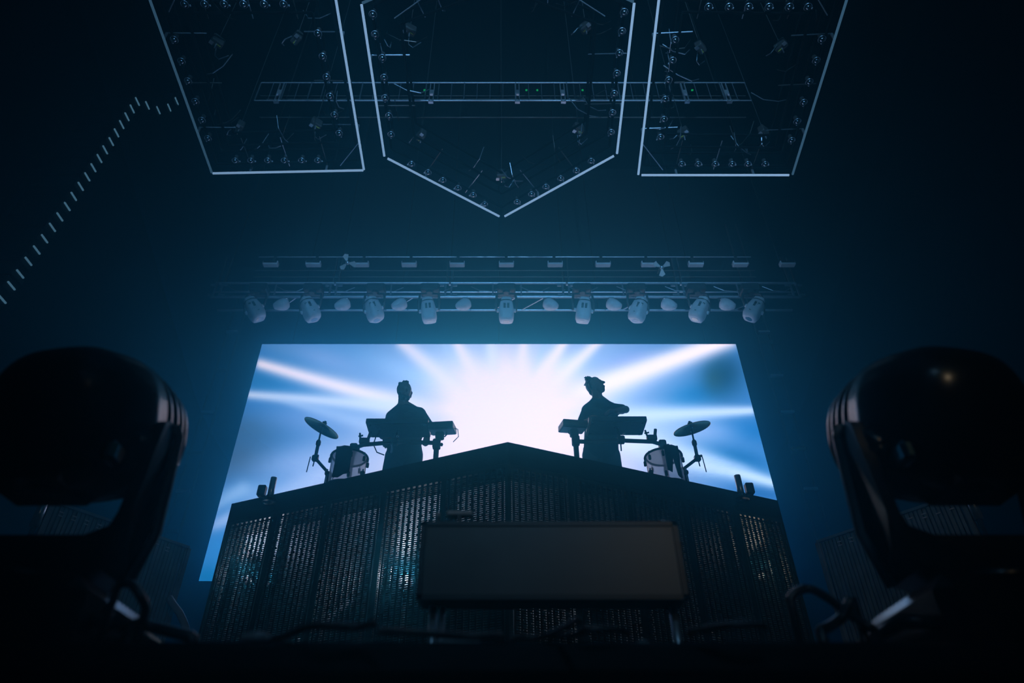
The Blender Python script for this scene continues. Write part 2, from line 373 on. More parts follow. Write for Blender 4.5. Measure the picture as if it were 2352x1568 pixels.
# ------------------------------------------------------------------ chevron riser with LED mesh front
AP = Vector((.055, 4.69, 0)); CO = {-1: Vector((-2.45, 5.83, 0)), 1: Vector((2.50, 5.76, 0))}
def build_riser():
    root = thing('performance_riser', (0, 6.2, STAGE), 'black chevron-fronted riser clad in see-through LED mesh panels', 'riser')
    def at(p, z): return Vector((p.x, p.y, z))
    bl, br = Vector((-2.45, 8.1, 0)), Vector((2.5, 8.1, 0))
    ins = Vector((0, .05, 0))
    MB().prism([at(p, DECK - .1) for p in (AP + ins, CO[1] + ins, br, bl, CO[-1] + ins)], (0, 0, .1)).build('deck', 'floor', root)
    MB().prism([at(p, DECK - .13) for p in (AP + ins * 3, CO[1] + ins * 3 - V(.1, 0, 0), br - V(.1, 0, 0), bl + V(.1, 0, 0), CO[-1] + ins * 3 + V(.1, 0, 0))], (0, 0, .03)).build('deck_underside', 'plywood', root)
    for s in (-1, 1):
        A, C = AP, CO[s]; t = (C - A).normalized(); L = (C - A).length; n = Vector((-t.y, t.x, 0)) * (1 if s < 0 else -1)
        if n.y < 0: n = -n                       # pointing upstage
        MB().beam(at(A + n * .02, LIP - .09), at(C + n * .02, LIP - .09), .04, .18).build('top_rail', 'cloth', root)
        NP = 5; w = L / NP
        for k in range(NP):
            a = A + t * (k * w); mb = MB(); z0, z1 = STAGE + .02, LIP - .17
            for e in (0.012, w - .012): mb.beam(at(a + t * e + n * .02, z0), at(a + t * e + n * .02, z1), .024, .04, up=tuple(n))
            for zz in (z0 + .02, z1 - .02): mb.beam(at(a + n * .02, zz), at(a + t * w + n * .02, zz), .03, .04)
            pan = mb.build('mesh_panel', 'mesh_black', root)
            ns = 10; pitch = (w - .048) / ns
            for i in range(ns):
                c = a + t * (.024 + (i + .5) * pitch) + n * .012
                MB().beam(at(c, z0 + .04), at(c, z1 - .04), .017, .014, up=tuple(n)).build('slat', 'mesh_black', pan)
            rm = MB(); rp = .0165; nr = int((z1 - z0 - .1) / rp); R = Matrix(((t.x, n.x, 0), (t.y, n.y, 0), (0, 0, 1)))
            for i in range(ns + 1):
                c = a + t * (.024 + i * pitch) + n * .012; wd = pitch - .017
                for q in range(nr):
                    z = z0 + .05 + q * rp
                    rm.box(at(c, z), (wd if 0 < i < ns else wd * .6, .008, .0085), R)
                    if (q * 7 + i * 3) % 4 == 0: rm.box(at(c + t * (wd * .22 * (1 if q % 2 else -1)), z + rp / 2), (.006, .008, .0085), R)
            tag(rm.build('led_rung_grid', 'mesh_black', pan), kind='stuff')
        for k in range(1, NP + 1):               # support legs behind the cladding
            p = A + t * (k * w - (.06 if k == NP else 0)) + n * .16
            MB().cyl(at(p, STAGE), at(p, DECK - .13), .04, n=10).build('leg', 'black_metal', root)
        MB().beam(at(C + V(-s * .02, 0, 0), (STAGE + DECK) / 2), at(Vector((C.x - s * .02, 8.1, 0)), (STAGE + DECK) / 2), .02, DECK - STAGE).build('side_cladding', 'backing', root)
        for y in (7.0, 8.0):
            MB().cyl((C.x * .55, y, STAGE), (C.x * .55, y, DECK - .13), .04, n=10).build('leg', 'black_metal', root)
        MB().cyl(at(A + t * 2.2 + n * .16, STAGE + .9), at(A + t * 1.65 + n * .5, STAGE + 1.5), .022, n=8).build('brace', 'steel', root)
        MB().cyl(at(A + t * 1.4 + n * .3, STAGE + .75), at(A + t * 2.5 + n * .3, STAGE + .62), .02, n=8).build('brace', 'steel', root)
    MB().box((0.02, 8.12, (STAGE + DECK) / 2), (4.9, .03, DECK - STAGE)).build('back_cloth', 'cloth', root)
build_riser()
def work_lamp(p, label, warm, energy, r=.045):
    """clamp lamp on a thin stand inside the riser, lens towards the mesh"""
    root = thing('work_lamp', (p.x, p.y + .05, STAGE), label, 'lamp', 'lamps glowing inside the riser')
    MB().cyl((p.x, p.y + .07, STAGE), (p.x, p.y + .07, p.z - .03), .012, n=8).build('stand', 'black_metal', root)
    MB().lathe((p.x, p.y + .07, STAGE), (0, 0, 1), [(0, .1), (.02, .1), (.03, .02)], n=14).build('base', 'black_metal', root)
    MB().lathe(p + V(0, .1, 0), (0, -1, 0), [(0, r * .5), (.02, r * .8), (.1, r * 1.15), (.105, r)], n=16).build('housing', 'black_metal', root, True)
    MB().lathe(p + V(0, .0, 0), (0, -1, 0), [(-.01, r), (0, r * .96)], n=16).build('lens', 'lamp_glow_warm' if warm else 'lamp_glow', root)
    l = bpy.data.lights.new('glow', 'POINT'); l.energy = energy; l.color = (1, .8, .62) if warm else (.72, .82, 1); l.shadow_soft_size = .06
    o = bpy.data.objects.new('glow', l); COL.objects.link(o); o.parent = root; o.location = (0, -.11, p.z - STAGE + .06)
work_lamp(P(562, 1332, 6.05), 'white work lamp glowing behind the outermost mesh panel, under the silver upright post', False, 9)
work_lamp(P(606, 1340, 6.3), 'white work lamp behind mesh, next lamp inward from the outermost one', False, 14)
work_lamp(P(930, 1338, 5.45), 'brightest white work lamp behind mesh under the short-haired performer', False, 20, .06)
work_lamp(P(1752, 1326, 6.2), 'small warm work lamp behind the outermost mesh panel, under the drum with the split towel', True, 4)
def flight_case(p, s, label):
    root = thing('flight_case', (p.x, p.y, STAGE), label, 'case', 'flight cases stored inside the riser')
    c = Vector((p.x, p.y, STAGE + s[2] / 2)); MB().cbox(c, s, .01).build('body', 'black_metal', root)
    for z in (.0, .62): MB().box((c.x, c.y - s[1] / 2 - .004, STAGE + s[2] * (.18 + z)), (s[0] * .96, .01, .025)).build('trim_strip', 'steel', root)
    MB().tube([(c.x - .06, c.y - s[1] / 2, STAGE + s[2] * .5), (c.x - .06, c.y - s[1] / 2 - .04, STAGE + s[2] * .5), (c.x + .06, c.y - s[1] / 2 - .04, STAGE + s[2] * .5), (c.x + .06, c.y - s[1] / 2, STAGE + s[2] * .5)], .008).build('handle', 'chrome', root)
flight_case(V(-1.75, 6.9, 0), (.7, .5, .9), 'black flight case with steel strips behind the mesh below the white drum')
flight_case(V(-.9, 6.6, 0), (.5, .5, .7), 'smaller black flight case behind the mesh under the short-haired performer')
flight_case(V(1.9, 6.8, 0), (.8, .5, 1.0), 'tall black flight case behind the mesh under the tousle-haired performer')
for px0, py0, py1, lb in ((620, 1097, 1150, 'short silver upright tube on riser edge beside the clamp block and low cymbal'), (1703, 1092, 1142, 'short silver upright tube on riser edge past the brass cymbal on its boom')):
    s = -1 if px0 < 1150 else 1
    b = PZ(px0, py0 + 44, 2.55); top = P(px0, py0, b.y)
    root = thing('upright_tube', (b.x, b.y, DECK), lb, 'post', 'upright tubes on the riser edge')
    MB().cyl((b.x, b.y, DECK), (b.x, b.y, top.z), .028, n=14).build('tube', 'steel', root, True)
    MB().lathe((b.x, b.y, DECK), (0, 0, 1), [(0, .06), (.015, .06), (.03, .034), (.06, .034)], n=14).build('base_flange', 'black_metal', root)
    MB().cbox((b.x + s * .085, b.y + .01, DECK + .11), (.07, .06, .1), .008).build('clamp_block', 'black_metal', root)
    MB().beam((b.x, b.y, DECK + .03), (b.x + s * .085, b.y + .01, DECK + .07), .02, .02).build('clamp_arm', 'black_metal', root)
# ------------------------------------------------------------------ ribbed wing panels
def wing(a, b, label):
    a, b = Vector(a), Vector(b); t = (b - a); t.z = 0; L = t.length; t.normalize(); n = Vector((t.y, -t.x, 0))
    if n.y > 0: n = -n
    zt = Z(2.28)
    root = thing('wing_panel', ((a.x + b.x) / 2, (a.y + b.y) / 2, STAGE), label, 'panel', 'ribbed panels at the sides of the stage')
    def q(p, z): return Vector((p.x, p.y, z))
    MB().beam(q(a - n * .03, (STAGE + zt) / 2), q(b - n * .03, (STAGE + zt) / 2), .03, zt - STAGE).build('backing_sheet', 'wing', root)
    nr = 36
    for i in range(nr):
        c = a + t * (L * (i + .5) / nr)
        MB().beam(q(c, STAGE + .01), q(c, zt - .012), L / nr * (.62 if i % 3 else .72), .014 + .006 * (i % 3 == 0), up=tuple(n)).build('rib', 'wing_rib', root)
    MB().beam(q(a, zt), q(b, zt), .045, .022).build('top_cap', 'steel', root)
    for p in (a, b): MB().beam(q(p, STAGE), q(p, zt - .01), .03, .05, up=tuple(n)).build('side_post', 'wing_rib', root)
    MB().cyl(q(a - t * .05, zt - .22), q(a - t * .05, zt + .02), .035, n=12).build('corner_knuckle', 'steel', root, True)
    MB().cyl(q(a - t * .05, STAGE), q(a - t * .05, zt - .2), .018, n=10).build('corner_pole', 'black_metal', root)
    for i in range(10):
        c = a + t * (L * (.06 + .085 * i))
        for r in range(2):
            if random.random() < .75: MB().beam(q(c + n * .014, zt - .06 - r * .03), q(c + t * .035 + n * .014, zt - .06 - r * .03), .006, .009).build('hole_dash', 'paper', root)  # small bright holes near the top, drawn as pale strips
    mb = MB().beam(q(b - t * .05 + n * .016, zt - .5), q(b - t * .05 + n * .016, zt - .16), .008, .006, up=tuple(n)); mb.build('edge_strip', 'steel', root)
wing(PZ(120, 1152, 2.28), PZ(433, 1258, 2.28), 'grey ribbed wing panel with braided hose hanging off its inner edge')
wing(PZ(2205, 1135, 2.28), PZ(1878, 1245, 2.28), 'grey ribbed wing panel behind the knotted black cable')
tag(MB().tube([P(x, y, 5.9) for x, y in ((388, 1372), (398, 1388), (412, 1406), (421, 1425), (427, 1442), (429, 1462), (430, 1490))], .03, 10).build('braided_hose', 'hose', own=True, smooth=True), 'pale braided hose curving down beside the grey ribbed wing panel', 'hose')
# ------------------------------------------------------------------ overhead frames
SL = .0784
def FP(px, py, up=0.):
    v = py - 784; tan = (F * ST - v * CT) / (F * CT + v * ST)
    D = (8.0 + SL * 7.22) / (tan + SL); p = P(px, py, D); p.z += up; return p
def FH(px, py, up):
    v = py - 784; tan = (F * ST - v * CT) / (F * CT + v * ST); return P(px, py, (8.0 + up + SL * 7.22) / (tan + SL))
def lamp_proto():
    root = thing('bulb_lamp', (0, 0, 0), 'x', 'lamp')
    MB().sphere((0, 0, 0), .036, 14).build('globe', 'bulb', root, True)
    MB().tube([(math.cos(t) * .047, math.sin(t) * .047, .0) for t in [2 * math.pi * i / 18 for i in range(18)]], .004, 5, True).build('ring', 'truss', root)
    MB().cyl((0, 0, .02), (0, 0, .1), .022, .03, 10).build('socket', 'hoist', root)
    MB().sphere((.058, .018, .01), .014, 8).build('clamp_knob', 'truss', root, True)
    return root
LP = lamp_proto(); LK = tree_of(LP); lp_used = []
def bulb(p, label, group, rz=0.):
    o = LP if not lp_used else copy_tree(LP, LK); lp_used.append(o)
    o.location = p; o.rotation_euler = (0, 0, rz); o['label'] = label; o['group'] = group
def hoist(p, label, group, yaw):
    root = thing('chain_hoist', p, label, 'hoist', group); c, s = math.cos(yaw), math.sin(yaw)
    R = Matrix(((c, -s, 0), (s, c, 0), (0, 0, 1)))
    q = lambda x, y, z: Vector(p) + R @ Vector((x, y, z))
    MB().cbox(q(0, 0, .12), (.16, .1, .14), .015, R).build('motor_body', 'hoist', root)
    MB().box(q(.03, 0, .046), (.055, .012, .006), R).build('tag_strip', 'tag_green', root)
    MB().box(q(-.06, .03, .045), (.05, .05, .01), R).build('cover_plate', 'steel', root)
    MB().cyl(q(0, 0, .18), Vector((p[0], p[1], CEIL)), .006, n=5).build('chain', 'hoist', root)
    MB().tube([q(.02, .06, .1), q(.06, .12, -.02), q(.12, .12, -.04), q(.2, .06, .08)], .008, 5).build('chain_loop', 'truss', root)
    MB().cyl(q(0, 0, .06), q(0, 0, -.06), .008, n=6).build('hook', 'steel', root)
def ceiling_frame(pts, dim, label, cables, cut, braces):
    """lit tube outline, dark truss ring inside, cross bars and cables; pts = corners in photo pixels"""
    c = [FP(*p) for p in pts]; n = len(c); cen = sum(c, Vector()) / n
    root = thing('light_frame', (cen.x, cen.y, min(p.z for p in c)), label, 'light frame', 'lit frames hanging over the stage')
    for i in range(n):
        a, b = c[i], c[(i + 1) % n]; d = (b - a).normalized(); g = .05 if i in cut else .012
        MB().cyl(a + d * g, b - d * g, .0165, n=10).build('light_tube', 'tube_dim' if i in dim else 'tube', root)
        inn = lambda p, k: p + (cen - p).normalized() * k + V(0, 0, .05)
        for k, zz in ((.12, .05), (.52, .05), (.52, .35), (.12, .35)):
            MB().cyl(inn(a, k) + V(0, 0, zz), inn(b, k) + V(0, 0, zz), .018, n=6).build('chord', 'chord_black', root)
        L = (b - a).length; m = max(2, int(L / .55))
        for q in range(1, m):
            p = a + (b - a) * (q / m); r = (cen - p); nn = Vector((d.y, -d.x, 0)); nn = nn if nn.dot(r) > 0 else -nn
            MB().cyl(p + nn * .0 + V(0, 0, .135), p + nn * .5 + V(0, 0, .135), .008, n=5).build('cross_bar', 'truss' if (q + i) % 2 else 'hoist', root)
            if q % 2: MB().cbox(p + V(0, 0, .065), (.03, .03, .13), .006).build('tube_clip', 'steel', root)
    for i in range(cables):
        a = random.randrange(n); f = random.uniform(.1, .9); p = c[a] + (c[(a + 1) % n] - c[a]) * f; r = (cen - p).normalized()
        s0 = p + r * random.uniform(.15, .3) + V(0, 0, .27); d = Vector((random.uniform(-.3, .3), random.uniform(-.3, .3), 0))
        MB().tube([s0, s0 + d * .3 + r * .1 - V(0, 0, .09), s0 + d * .7 + r * .2 - V(0, 0, .08), s0 + d + r * .25 + V(0, 0, .08)], .007, 5).build('cable', 'truss' if i % 2 else 'cable', root)
    for (x0, y0, x1, y1) in braces: MB().cyl(FP(x0, y0, .03), FP(x1, y1, .03), .007, n=6).build('diagonal_brace', 'steel', root)
ceiling_frame([(830, 8), (883, 360), (1153, 500), (1417, 354), (1457, 5), (1148, -130)], (4, 5), 'pointed ceiling frame outlined in light tubes, between two four-cornered frames', 26, (1, 2), [(905, 45, 968, 0), (1390, 40, 1328, 0)])
ceiling_frame([(330, -40), (487, 398), (836, 391), (765, -40)], (0, 3), 'four-cornered ceiling frame of light tubes on the speaker-stack side', 20, (), [(781, 383, 823, 331), (400, 0, 386, 30)])
ceiling_frame([(1518, -40), (1466, 402), (1820, 402), (1957, -40)], (2, 3), 'four-cornered ceiling frame of light tubes farther from the speaker stack', 20, (1,), [(1478, 335, 1523, 393), (1880, 0, 1902, 38)])
for x, y in ((945, 379), (983, 398), (1017, 416), (1052, 434), (1087, 450), (1113, 471)): bulb(FP(x, y, .02), 'round bulb lamp on the pointed frame, slanted edge on the speaker-stack side', 'bulbs on one slanted edge of the pointed frame', 2.6)
for x, y in ((1188, 466), (1221, 448), (1254, 431), (1288, 412), (1324, 394), (1358, 372)): bulb(FP(x, y, .02), 'round bulb lamp on the pointed frame, slanted edge away from the speaker stack', 'bulbs on the other slanted edge of the pointed frame', .5)
for x, y in ((898, 311), (893, 268), (884, 227), (882, 180), (878, 135), (861, 81), (856, 35)): bulb(FP(x, y, .02), 'round bulb lamp along the pointed frame, straight side towards the speaker stack', 'bulbs on one straight side of the pointed frame', 1.4)
for x, y in ((1404, 306), (1407, 261), (1411, 217), (1417, 171), (1423, 124), (1429, 74), (1434, 30)): bulb(FP(x, y, .02), 'round bulb lamp along the pointed frame, straight side away from the speaker stack', 'bulbs on the other straight side of the pointed frame', 1.7)
for x in (539, 575, 614, 652, 692, 729): bulb(FP(x, 373, .04), 'dim bulb lamp along the upstage bar of the four-cornered frame by the speaker stack', 'bulbs on the upstage bar, speaker-stack frame', 0)
for x, y in ((729, 81), (740, 134), (749, 181), (757, 225), (767, 268), (778, 310)): bulb(FP(x, y, .04), 'dim bulb lamp of the speaker-stack frame, on the bar next to the pointed frame', 'bulbs on the inner bar, speaker-stack frame', 1)
for x, y in ((398, 95), (415, 145), (430, 190), (447, 237), (462, 280), (476, 322)): bulb(FP(x, y, .04), 'dim bulb lamp of the speaker-stack frame, on the bar facing the speakers', 'bulbs on the outer bar, speaker-stack frame', 2)
for x in (422, 468, 513, 558, 605, 650): bulb(FP(x, 14, .04), 'dim bulb lamp in the downstage row of the four-cornered frame by the speaker stack', 'bulbs in the downstage row, speaker-stack frame', 0)
for x in (1567, 1605, 1644, 1683, 1719, 1759): bulb(FP(x, 381, .04), 'dim bulb lamp along the upstage bar of the frame farther from the speaker stack', 'bulbs on the upstage bar, far frame', 0)
for x, y in ((1552, 96), (1546, 143), (1537, 188), (1529, 232), (1526, 278), (1518, 319)): bulb(FP(x, y, .04), 'dim bulb lamp of the far four-cornered frame, on the bar next to the pointed frame', 'bulbs on the inner bar, far frame', 2)
for x, y in ((1890, 94), (1877, 143), (1861, 192), (1848, 239), (1833, 283), (1820, 326)): bulb(FP(x, y, .04), 'dim bulb lamp of the far four-cornered frame, on its outermost bar', 'bulbs on the outer bar, far frame', 1)
for x in (1629, 1676, 1721, 1768, 1815, 1858): bulb(FP(x, 20, .04), 'dim bulb lamp in the downstage row of the frame farther from the speaker stack', 'bulbs in the downstage row, far frame', 0)
for i, (x, y) in enumerate(((940, 78), (1347, 72), (966, 322), (1330, 306), (1152, 412))): hoist(FH(x, y, .52), 'chain hoist with yellow-green tag inside the pointed frame', 'hoists of the pointed frame', (.6, 2.4, 2.3, .5, 0)[i])
for i, (x, y) in enumerate(((678, 97), (495, 105), (547, 302), (724, 294))): hoist(FH(x, y, .52), 'chain hoist with yellow-green tag inside the speaker-stack frame', 'hoists of the speaker-stack frame', (2.4, .8, 2.2, .7)[i])
for i, (x, y) in enumerate(((1612, 118), (1798, 115), (1572, 315), (1758, 312))): hoist(FH(x, y, .52), 'chain hoist with yellow-green tag inside the frame farther from the speakers', 'hoists of the far frame', (.8, 2.2, 2.4, .6)[i])
# ------------------------------------------------------------------ high ladder truss above the frames
def ladder_truss():
    zr = 9.9; a = PZ(600, 190, zr); b = PZ(1710, 190, zr); dz = a.z - P(950, 231, a.y).z
    root = thing('ladder_truss', ((a.x + b.x) / 2, a.y, a.z - dz), 'long thin ladder truss crossing above the pointed frame', 'truss')
    for y, m in ((a.y, 'truss'), (a.y + .3, 'hoist')):
        for z in (a.z, a.z - dz): MB().cyl((a.x, y, z), (b.x, y, z), .011, n=6).build('chord', m, root)
    n = 38
    for i in range(n + 1):
        x = a.x + (b.x - a.x) * i / n; MB().cyl((x, a.y, a.z), (x, a.y, a.z - dz), .007 + .004 * (i % 4 == 0), n=5).build('rung', 'truss', root)
    MB().cyl((a.x, a.y + .1, a.z - dz * .42), (b.x, a.y + .1, a.z - dz * .42), .005, n=5).build('centre_wire', 'hoist', root)
    for px in (992, 1188, 1292, 642, 1572, 1668):
        p = P(px, 212, a.y - .03); 
        for sx in (-.03, .03): MB().box((p.x + sx, p.y, p.z), (.012, .03, dz * .95)).build('bracket_arm', 'steel', root)
        MB().box((p.x, p.y, p.z - dz * .02), (.06, .035, dz * .22)).build('bracket_plate', 'steel', root)
        MB().box((p.x, p.y, p.z - dz * .53), (.075, .04, .03)).build('bracket_foot', 'steel', root)
    for px in (945, 975, 1209, 1234, 1338, 1590): p = P(px, 207, a.y - .03); MB().box(p, (.03, .02, .018)).build('indicator', 'led_green', root)
    for x in (a.x + .4, 0, b.x - .4): MB().cyl((x, a.y + .15, a.z), (x, a.y + .15, CEIL), .01, n=5).build('hanging_cable', 'cable', root)
ladder_truss()
# ------------------------------------------------------------------ lighting truss with moving lights
TD = 8.6
def lighting_truss():
    z0, z1 = P(1150, 682, TD).z, P(1150, 650, TD).z; x0, x1 = P(490, 666, TD).x, P(1830, 666, TD).x
    root = thing('lighting_truss', (0, TD + .17, z0), 'wide aluminium lighting truss above the video wall', 'truss')
    for y in (TD, TD + .34):
        for z in (z0, z1): MB().cyl((x0, y, z), (x1, y, z), .022, n=8).build('chord', 'truss', root)
    MB().cyl((x0, TD + .05, (z0 + z1) / 2), (x1, TD + .05, (z0 + z1) / 2), .012, n=6).build('power_bar', 'truss', root)
    for z, y in ((P(1150, 590, TD).z, TD), (P(1150, 621, TD).z, TD), (P(1150, 631, TD).z, TD + .05)):
        MB().cyl((x0 + .6, y, z), (x1 - .6, y, z), .009, n=6).build('upper_pipe', 'truss' if z > P(1150, 600, TD).z else 'hoist', root)
    for px in (500, 765, 1030, 1300, 1563, 1826):
        x = P(px, 666, TD).x
        for s in (-.05, .05):
            MB().beam((x + s, TD, z0 - .01), (x + s, TD, z1 + .01), .03, .02).build('end_frame', 'truss', root)
            for z in (z0 + .045, z1 - .045): MB().box((x + s * 2.2, TD, z), (.07, .012, .05)).build('gusset', 'truss', root)
        MB().box((x + .02, TD - .02, (z0 + z1) / 2 + .12), (.03, .03, .05)).build('coupler', 'steel', root)
        for s in (-.04, .06): MB().beam((x + s, TD + .02, z1), (x + s, TD + .02, P(px, 590, TD).z), .02, .03).build('riser_tube', 'hoist', root)
        MB().cyl((x, TD + .17, z1), (x, TD + .17, CEIL), .012, n=5).build('hanging_cable', 'cable', root)
    for px in (632, 898, 1132, 1197, 1431, 1695):
        x = P(px, 666, TD).x; MB().beam((x, TD, z0), (x, TD, z1), .022, .022).build('upright', 'truss', root)
        MB().beam((x, TD + .34, z0), (x + .4, TD, z0), .016, .016).build('diagonal', 'truss', root)
    for i in range(12):
        a = x0 + (x1 - x0) * (i + .3) / 12; MB().tube([(a, TD - .02, z0 + .22), (a + .15, TD - .03, z0 + .12), (a + .35, TD - .03, z0 + .1), (a + .5, TD - .02, z0 + .2)], .007, 5).build('cable', 'truss', root)
    return z0, z1
TZ0, TZ1 = lighting_truss()
def moving_light(px, py, roll, label, k=1.0):
    """hanging moving light: base, yoke, tapered head with two vents and a lens"""
    p = P(px, py, TD - .19)                   # head centre
    root = thing('moving_light', (p.x, p.y, TZ0 - .02), label, 'stage light', 'large moving lights under the truss')
    R = Matrix.Rotation(math.radians(roll), 3, 'Y') @ Matrix.Rotation(math.radians(16), 3, 'X')
    q = lambda x, y, z: p + R @ Vector((x * k, y * k, z * k))
    hd = MB().lathe(q(0, 0, .19), R @ Vector((0, 0, -1)), [(0, .05), (.02, .082), (.06, .088), (.075, .078), (.09, .098), (.2, .118), (.33, .122), (.37, .118), (.42, .10), (.425, .06)], n=24, sq=4).build('head', 'lamp_shell', root, True)
    for s in (-1, 1):
        for i in range(3): MB().box(q(s * .028, -.117 + 0 * i, .0 + .03 * (i - 1)), (.036 * k, .02 * k, .024 * k), R).build('vent', 'lamp_dark', hd)
    MB().box(q(0, -.108, -.13), (.13 * k, .02 * k, .008 * k), R).build('seam', 'lamp_dark', hd)
    MB().lathe(q(0, 0, -.232), R @ Vector((0, 0, -1)), [(0, .062 * k), (.006, .055 * k)], n=18).build('lens', 'bulb', hd)
    MB().tube([q(math.cos(t) * .1, math.sin(t) * .1, .115) for t in [2 * math.pi * i / 16 for i in range(16)]], .008, 5, True).build('collar_ring', 'lamp_dark', hd)
    Y = TD - .16; zt = TZ0 - .09
    for s in (-1, 1):
        e = q(s * .155, 0, -.04); c = q(s * .118, 0, -.04)
        MB().tube([Vector((p.x + s * .04, Y - .03, zt)), Vector((p.x + s * .15, Y - .04, zt - .02)), Vector((p.x + s * .17, p.y, (zt + e.z) / 2)), e], [.018, .02, .022, .02], 8).build('yoke_arm', 'lamp_dark', root, True)
        MB().cyl(c, e, .03 * k, n=12).build('pivot_knob', 'lamp_shell', root, True)
        MB().box((p.x + s * .09, Y + .127, TZ0 + .002), (.05, .045, .05)).build('hook_clamp', 'lamp_dark', root)
    MB().cbox((p.x, Y, TZ0 + .02), (.3, .22, .14), .02).build('base', 'lamp_dark', root)
    MB().cyl((p.x, Y - .03, zt - .01), (p.x, Y - .03, TZ0 - .03), .06, n=14).build('pan_hub', 'lamp_dark', root)
ML = [(582, 706, -42), (710, 706, -34), (857, 706, -24), (984, 708, -10), (1163, 708, 0), (1341, 708, 10), (1468, 707, 25), (1609, 706, 36), (1735, 706, 44)]
words = ['outermost, on the speaker-stack side', 'next to the outermost, speaker-stack side', 'two in from the outermost, speaker-stack side', 'first beside the centre one, speaker-stack side', 'hanging straight down at the middle of the truss',
         'first beside the centre one, far side', 'two in from the outermost, far side', 'next to the outermost, far side', 'outermost, far from the speaker stack']
for (x, y, r), wd in zip(ML, words): moving_light(x, y, r * .8, 'pale moving light under the truss, ' + wd)
def wash_lamp(px, py, s, label):
    p = P(px, py, TD - .05); root = thing('wash_lamp', (p.x, p.y, TZ0 - .02), label, 'stage light', 'small egg-shaped lamps under the truss')
    ax = Vector((s * .82, -.25, -.5)).normalized()
    h = MB().lathe(p - ax * .1, ax, [(0, .035), (.015, .075), (.06, .1), (.12, .1), (.19, .08), (.25, .045), (.26, .02)], n=16).build('shell', 'lamp_shell', root, True)
    for t in (.04, .08, .12): MB().tube([p - ax * (.1 - t) + (basis(ax)[0] * math.cos(a) + basis(ax)[1] * math.sin(a)) * (.08 + t * .08) for a in [2 * math.pi * i / 14 for i in range(14)]], .004, 4, True).build('cooling_fin', 'lamp_dark', h)
    for q in (-1, 1): MB().tube([(p.x + q * .03, TD, TZ0 - .04), (p.x + q * .09, TD - .03, TZ0 - .06), p + Vector((q * .09, 0, 0))], .011, 6).build('bracket', 'lamp_dark', root)
    MB().cbox((p.x, TD, TZ0 - .035), (.08, .06, .03), .006).build('clamp', 'steel', root)
for px, lb in ((650, 'outermost one, speaker-stack side'), (790, 'third from the middle, speaker-stack side'), (920, 'second from the middle, speaker-stack side'), (1067, 'next to the middle light, speaker-stack side')):
    wash_lamp(px, 699, 1 if False else -1, 'small egg-shaped lamp under the truss, ' + lb)
for px, lb in ((1262, 'next to the middle light, far side'), (1407, 'second from the middle, far side'), (1533, 'third from the middle, far side'), (1667, 'outermost one, far from the speakers')):
    wash_lamp(px, 699, 1, 'small egg-shaped lamp under the truss, ' + lb)
for px in (622, 720, 830, 940, 1050, 1163, 1275, 1385, 1490, 1598, 1700, 1808):
    p = P(px, 606, TD - .11); root = thing('strobe_bar', p - V(0, 0, .08), 'flat rectangular strobe fixed in a row along the upper pipe of the truss', 'stage light', 'strobes along the upper pipe')
    MB().cbox(p, (.26, .1, .085), .012).build('housing', 'lamp_shell', root)
    MB().box(p + V(0, -.052, .006), (.23, .006, .04)).build('lamp_window', 'lamp_dark', root)
    MB().beam(p + V(0, .045, .03), Vector((p.x, TD - .006, P(px, 590, TD).z)), .05, .012).build('bracket', 'lamp_dark', root)
def fan(px, py, rot, label):
    p = P(px, py, TD - .28); root = thing('fan', p - V(0, 0, .1), label, 'fan', 'fans at the ends of the upper pipe')
    nrm = Vector((0, -.85, -.5)).normalized(); s, u, d = basis(nrm)
    MB().lathe(p, nrm, [(-.05, .02), (-.03, .035), (.0, .036), (.02, .03), (.03, .012)], n=14).build('hub', 'steel', root, True)
    for k in range(3):
        t = rot + k * 2 * math.pi / 3; r0 = s * math.cos(t) + u * math.sin(t); r1 = s * math.cos(t + .75) + u * math.sin(t + .75)
        rm = (r0 + r1).normalized()
        MB().prism([p + r0 * .03, p + r0 * .13 + d * .012, p + rm * .16, p + r1 * .145 - d * .014, p + r1 * .035 - d * .006], nrm * .005).build('blade', 'fan_blade', root)
    MB().tube([p - nrm * .05, p - nrm * .12 + V(0, 0, .05), Vector((p.x, TD, p.z + .13))], .015, 6).build('arm', 'lamp_dark', root)
fan(798, 603, .9, 'small three-blade fan on the upper pipe, speaker-stack side'); fan(1520, 614, 2.2, 'small three-blade fan on the upper pipe, far from the speakers')
# ------------------------------------------------------------------ ladder towers at the screen's sides
def tower(s, rungs, label):
    D = 9.9
    xs = [P(px, py, D).x for px, py, *_ in rungs]; x = sum(xs) / len(xs); zs = [P(px, py, D).z for px, py, *_ in rungs]
    root = thing('ladder_tower', (x, D, STAGE), label, 'tower', 'ladder towers beside the video wall')
    for q in (-.11, .11): MB().cyl((x + q, D + .05, STAGE), (x + q, D + .05, max(zs) + 1.2), .02, n=8).build('upright', 'hoist', root)
    for (px, py, m), z in zip(rungs, zs): MB().cbox((x, D, z), (.22, .06, .05), .008).build('rung_light', m, root)
tower(1, [(1703, 606, 'lamp_shell'), (1760, 763, 'lamp_shell'), (1767, 786, 'hoist'), (1783, 863, 'lamp_shell'), (1818, 946, 'lamp_shell'), (1840, 1030, 'brass'), (1868, 1123, 'lamp_shell'), (1890, 1322, 'lamp_shell')], 'dark ladder tower with pale rungs past the video wall, one rung brass')
tower(-1, [(525, 762, 'lamp_shell'), (500, 850, 'hoist'), (478, 947, 'lamp_shell'), (450, 1040, 'hoist'), (428, 1128, 'lamp_shell'), (400, 1220, 'hoist')], 'dark ladder tower with pale rungs between video wall and speaker stack')
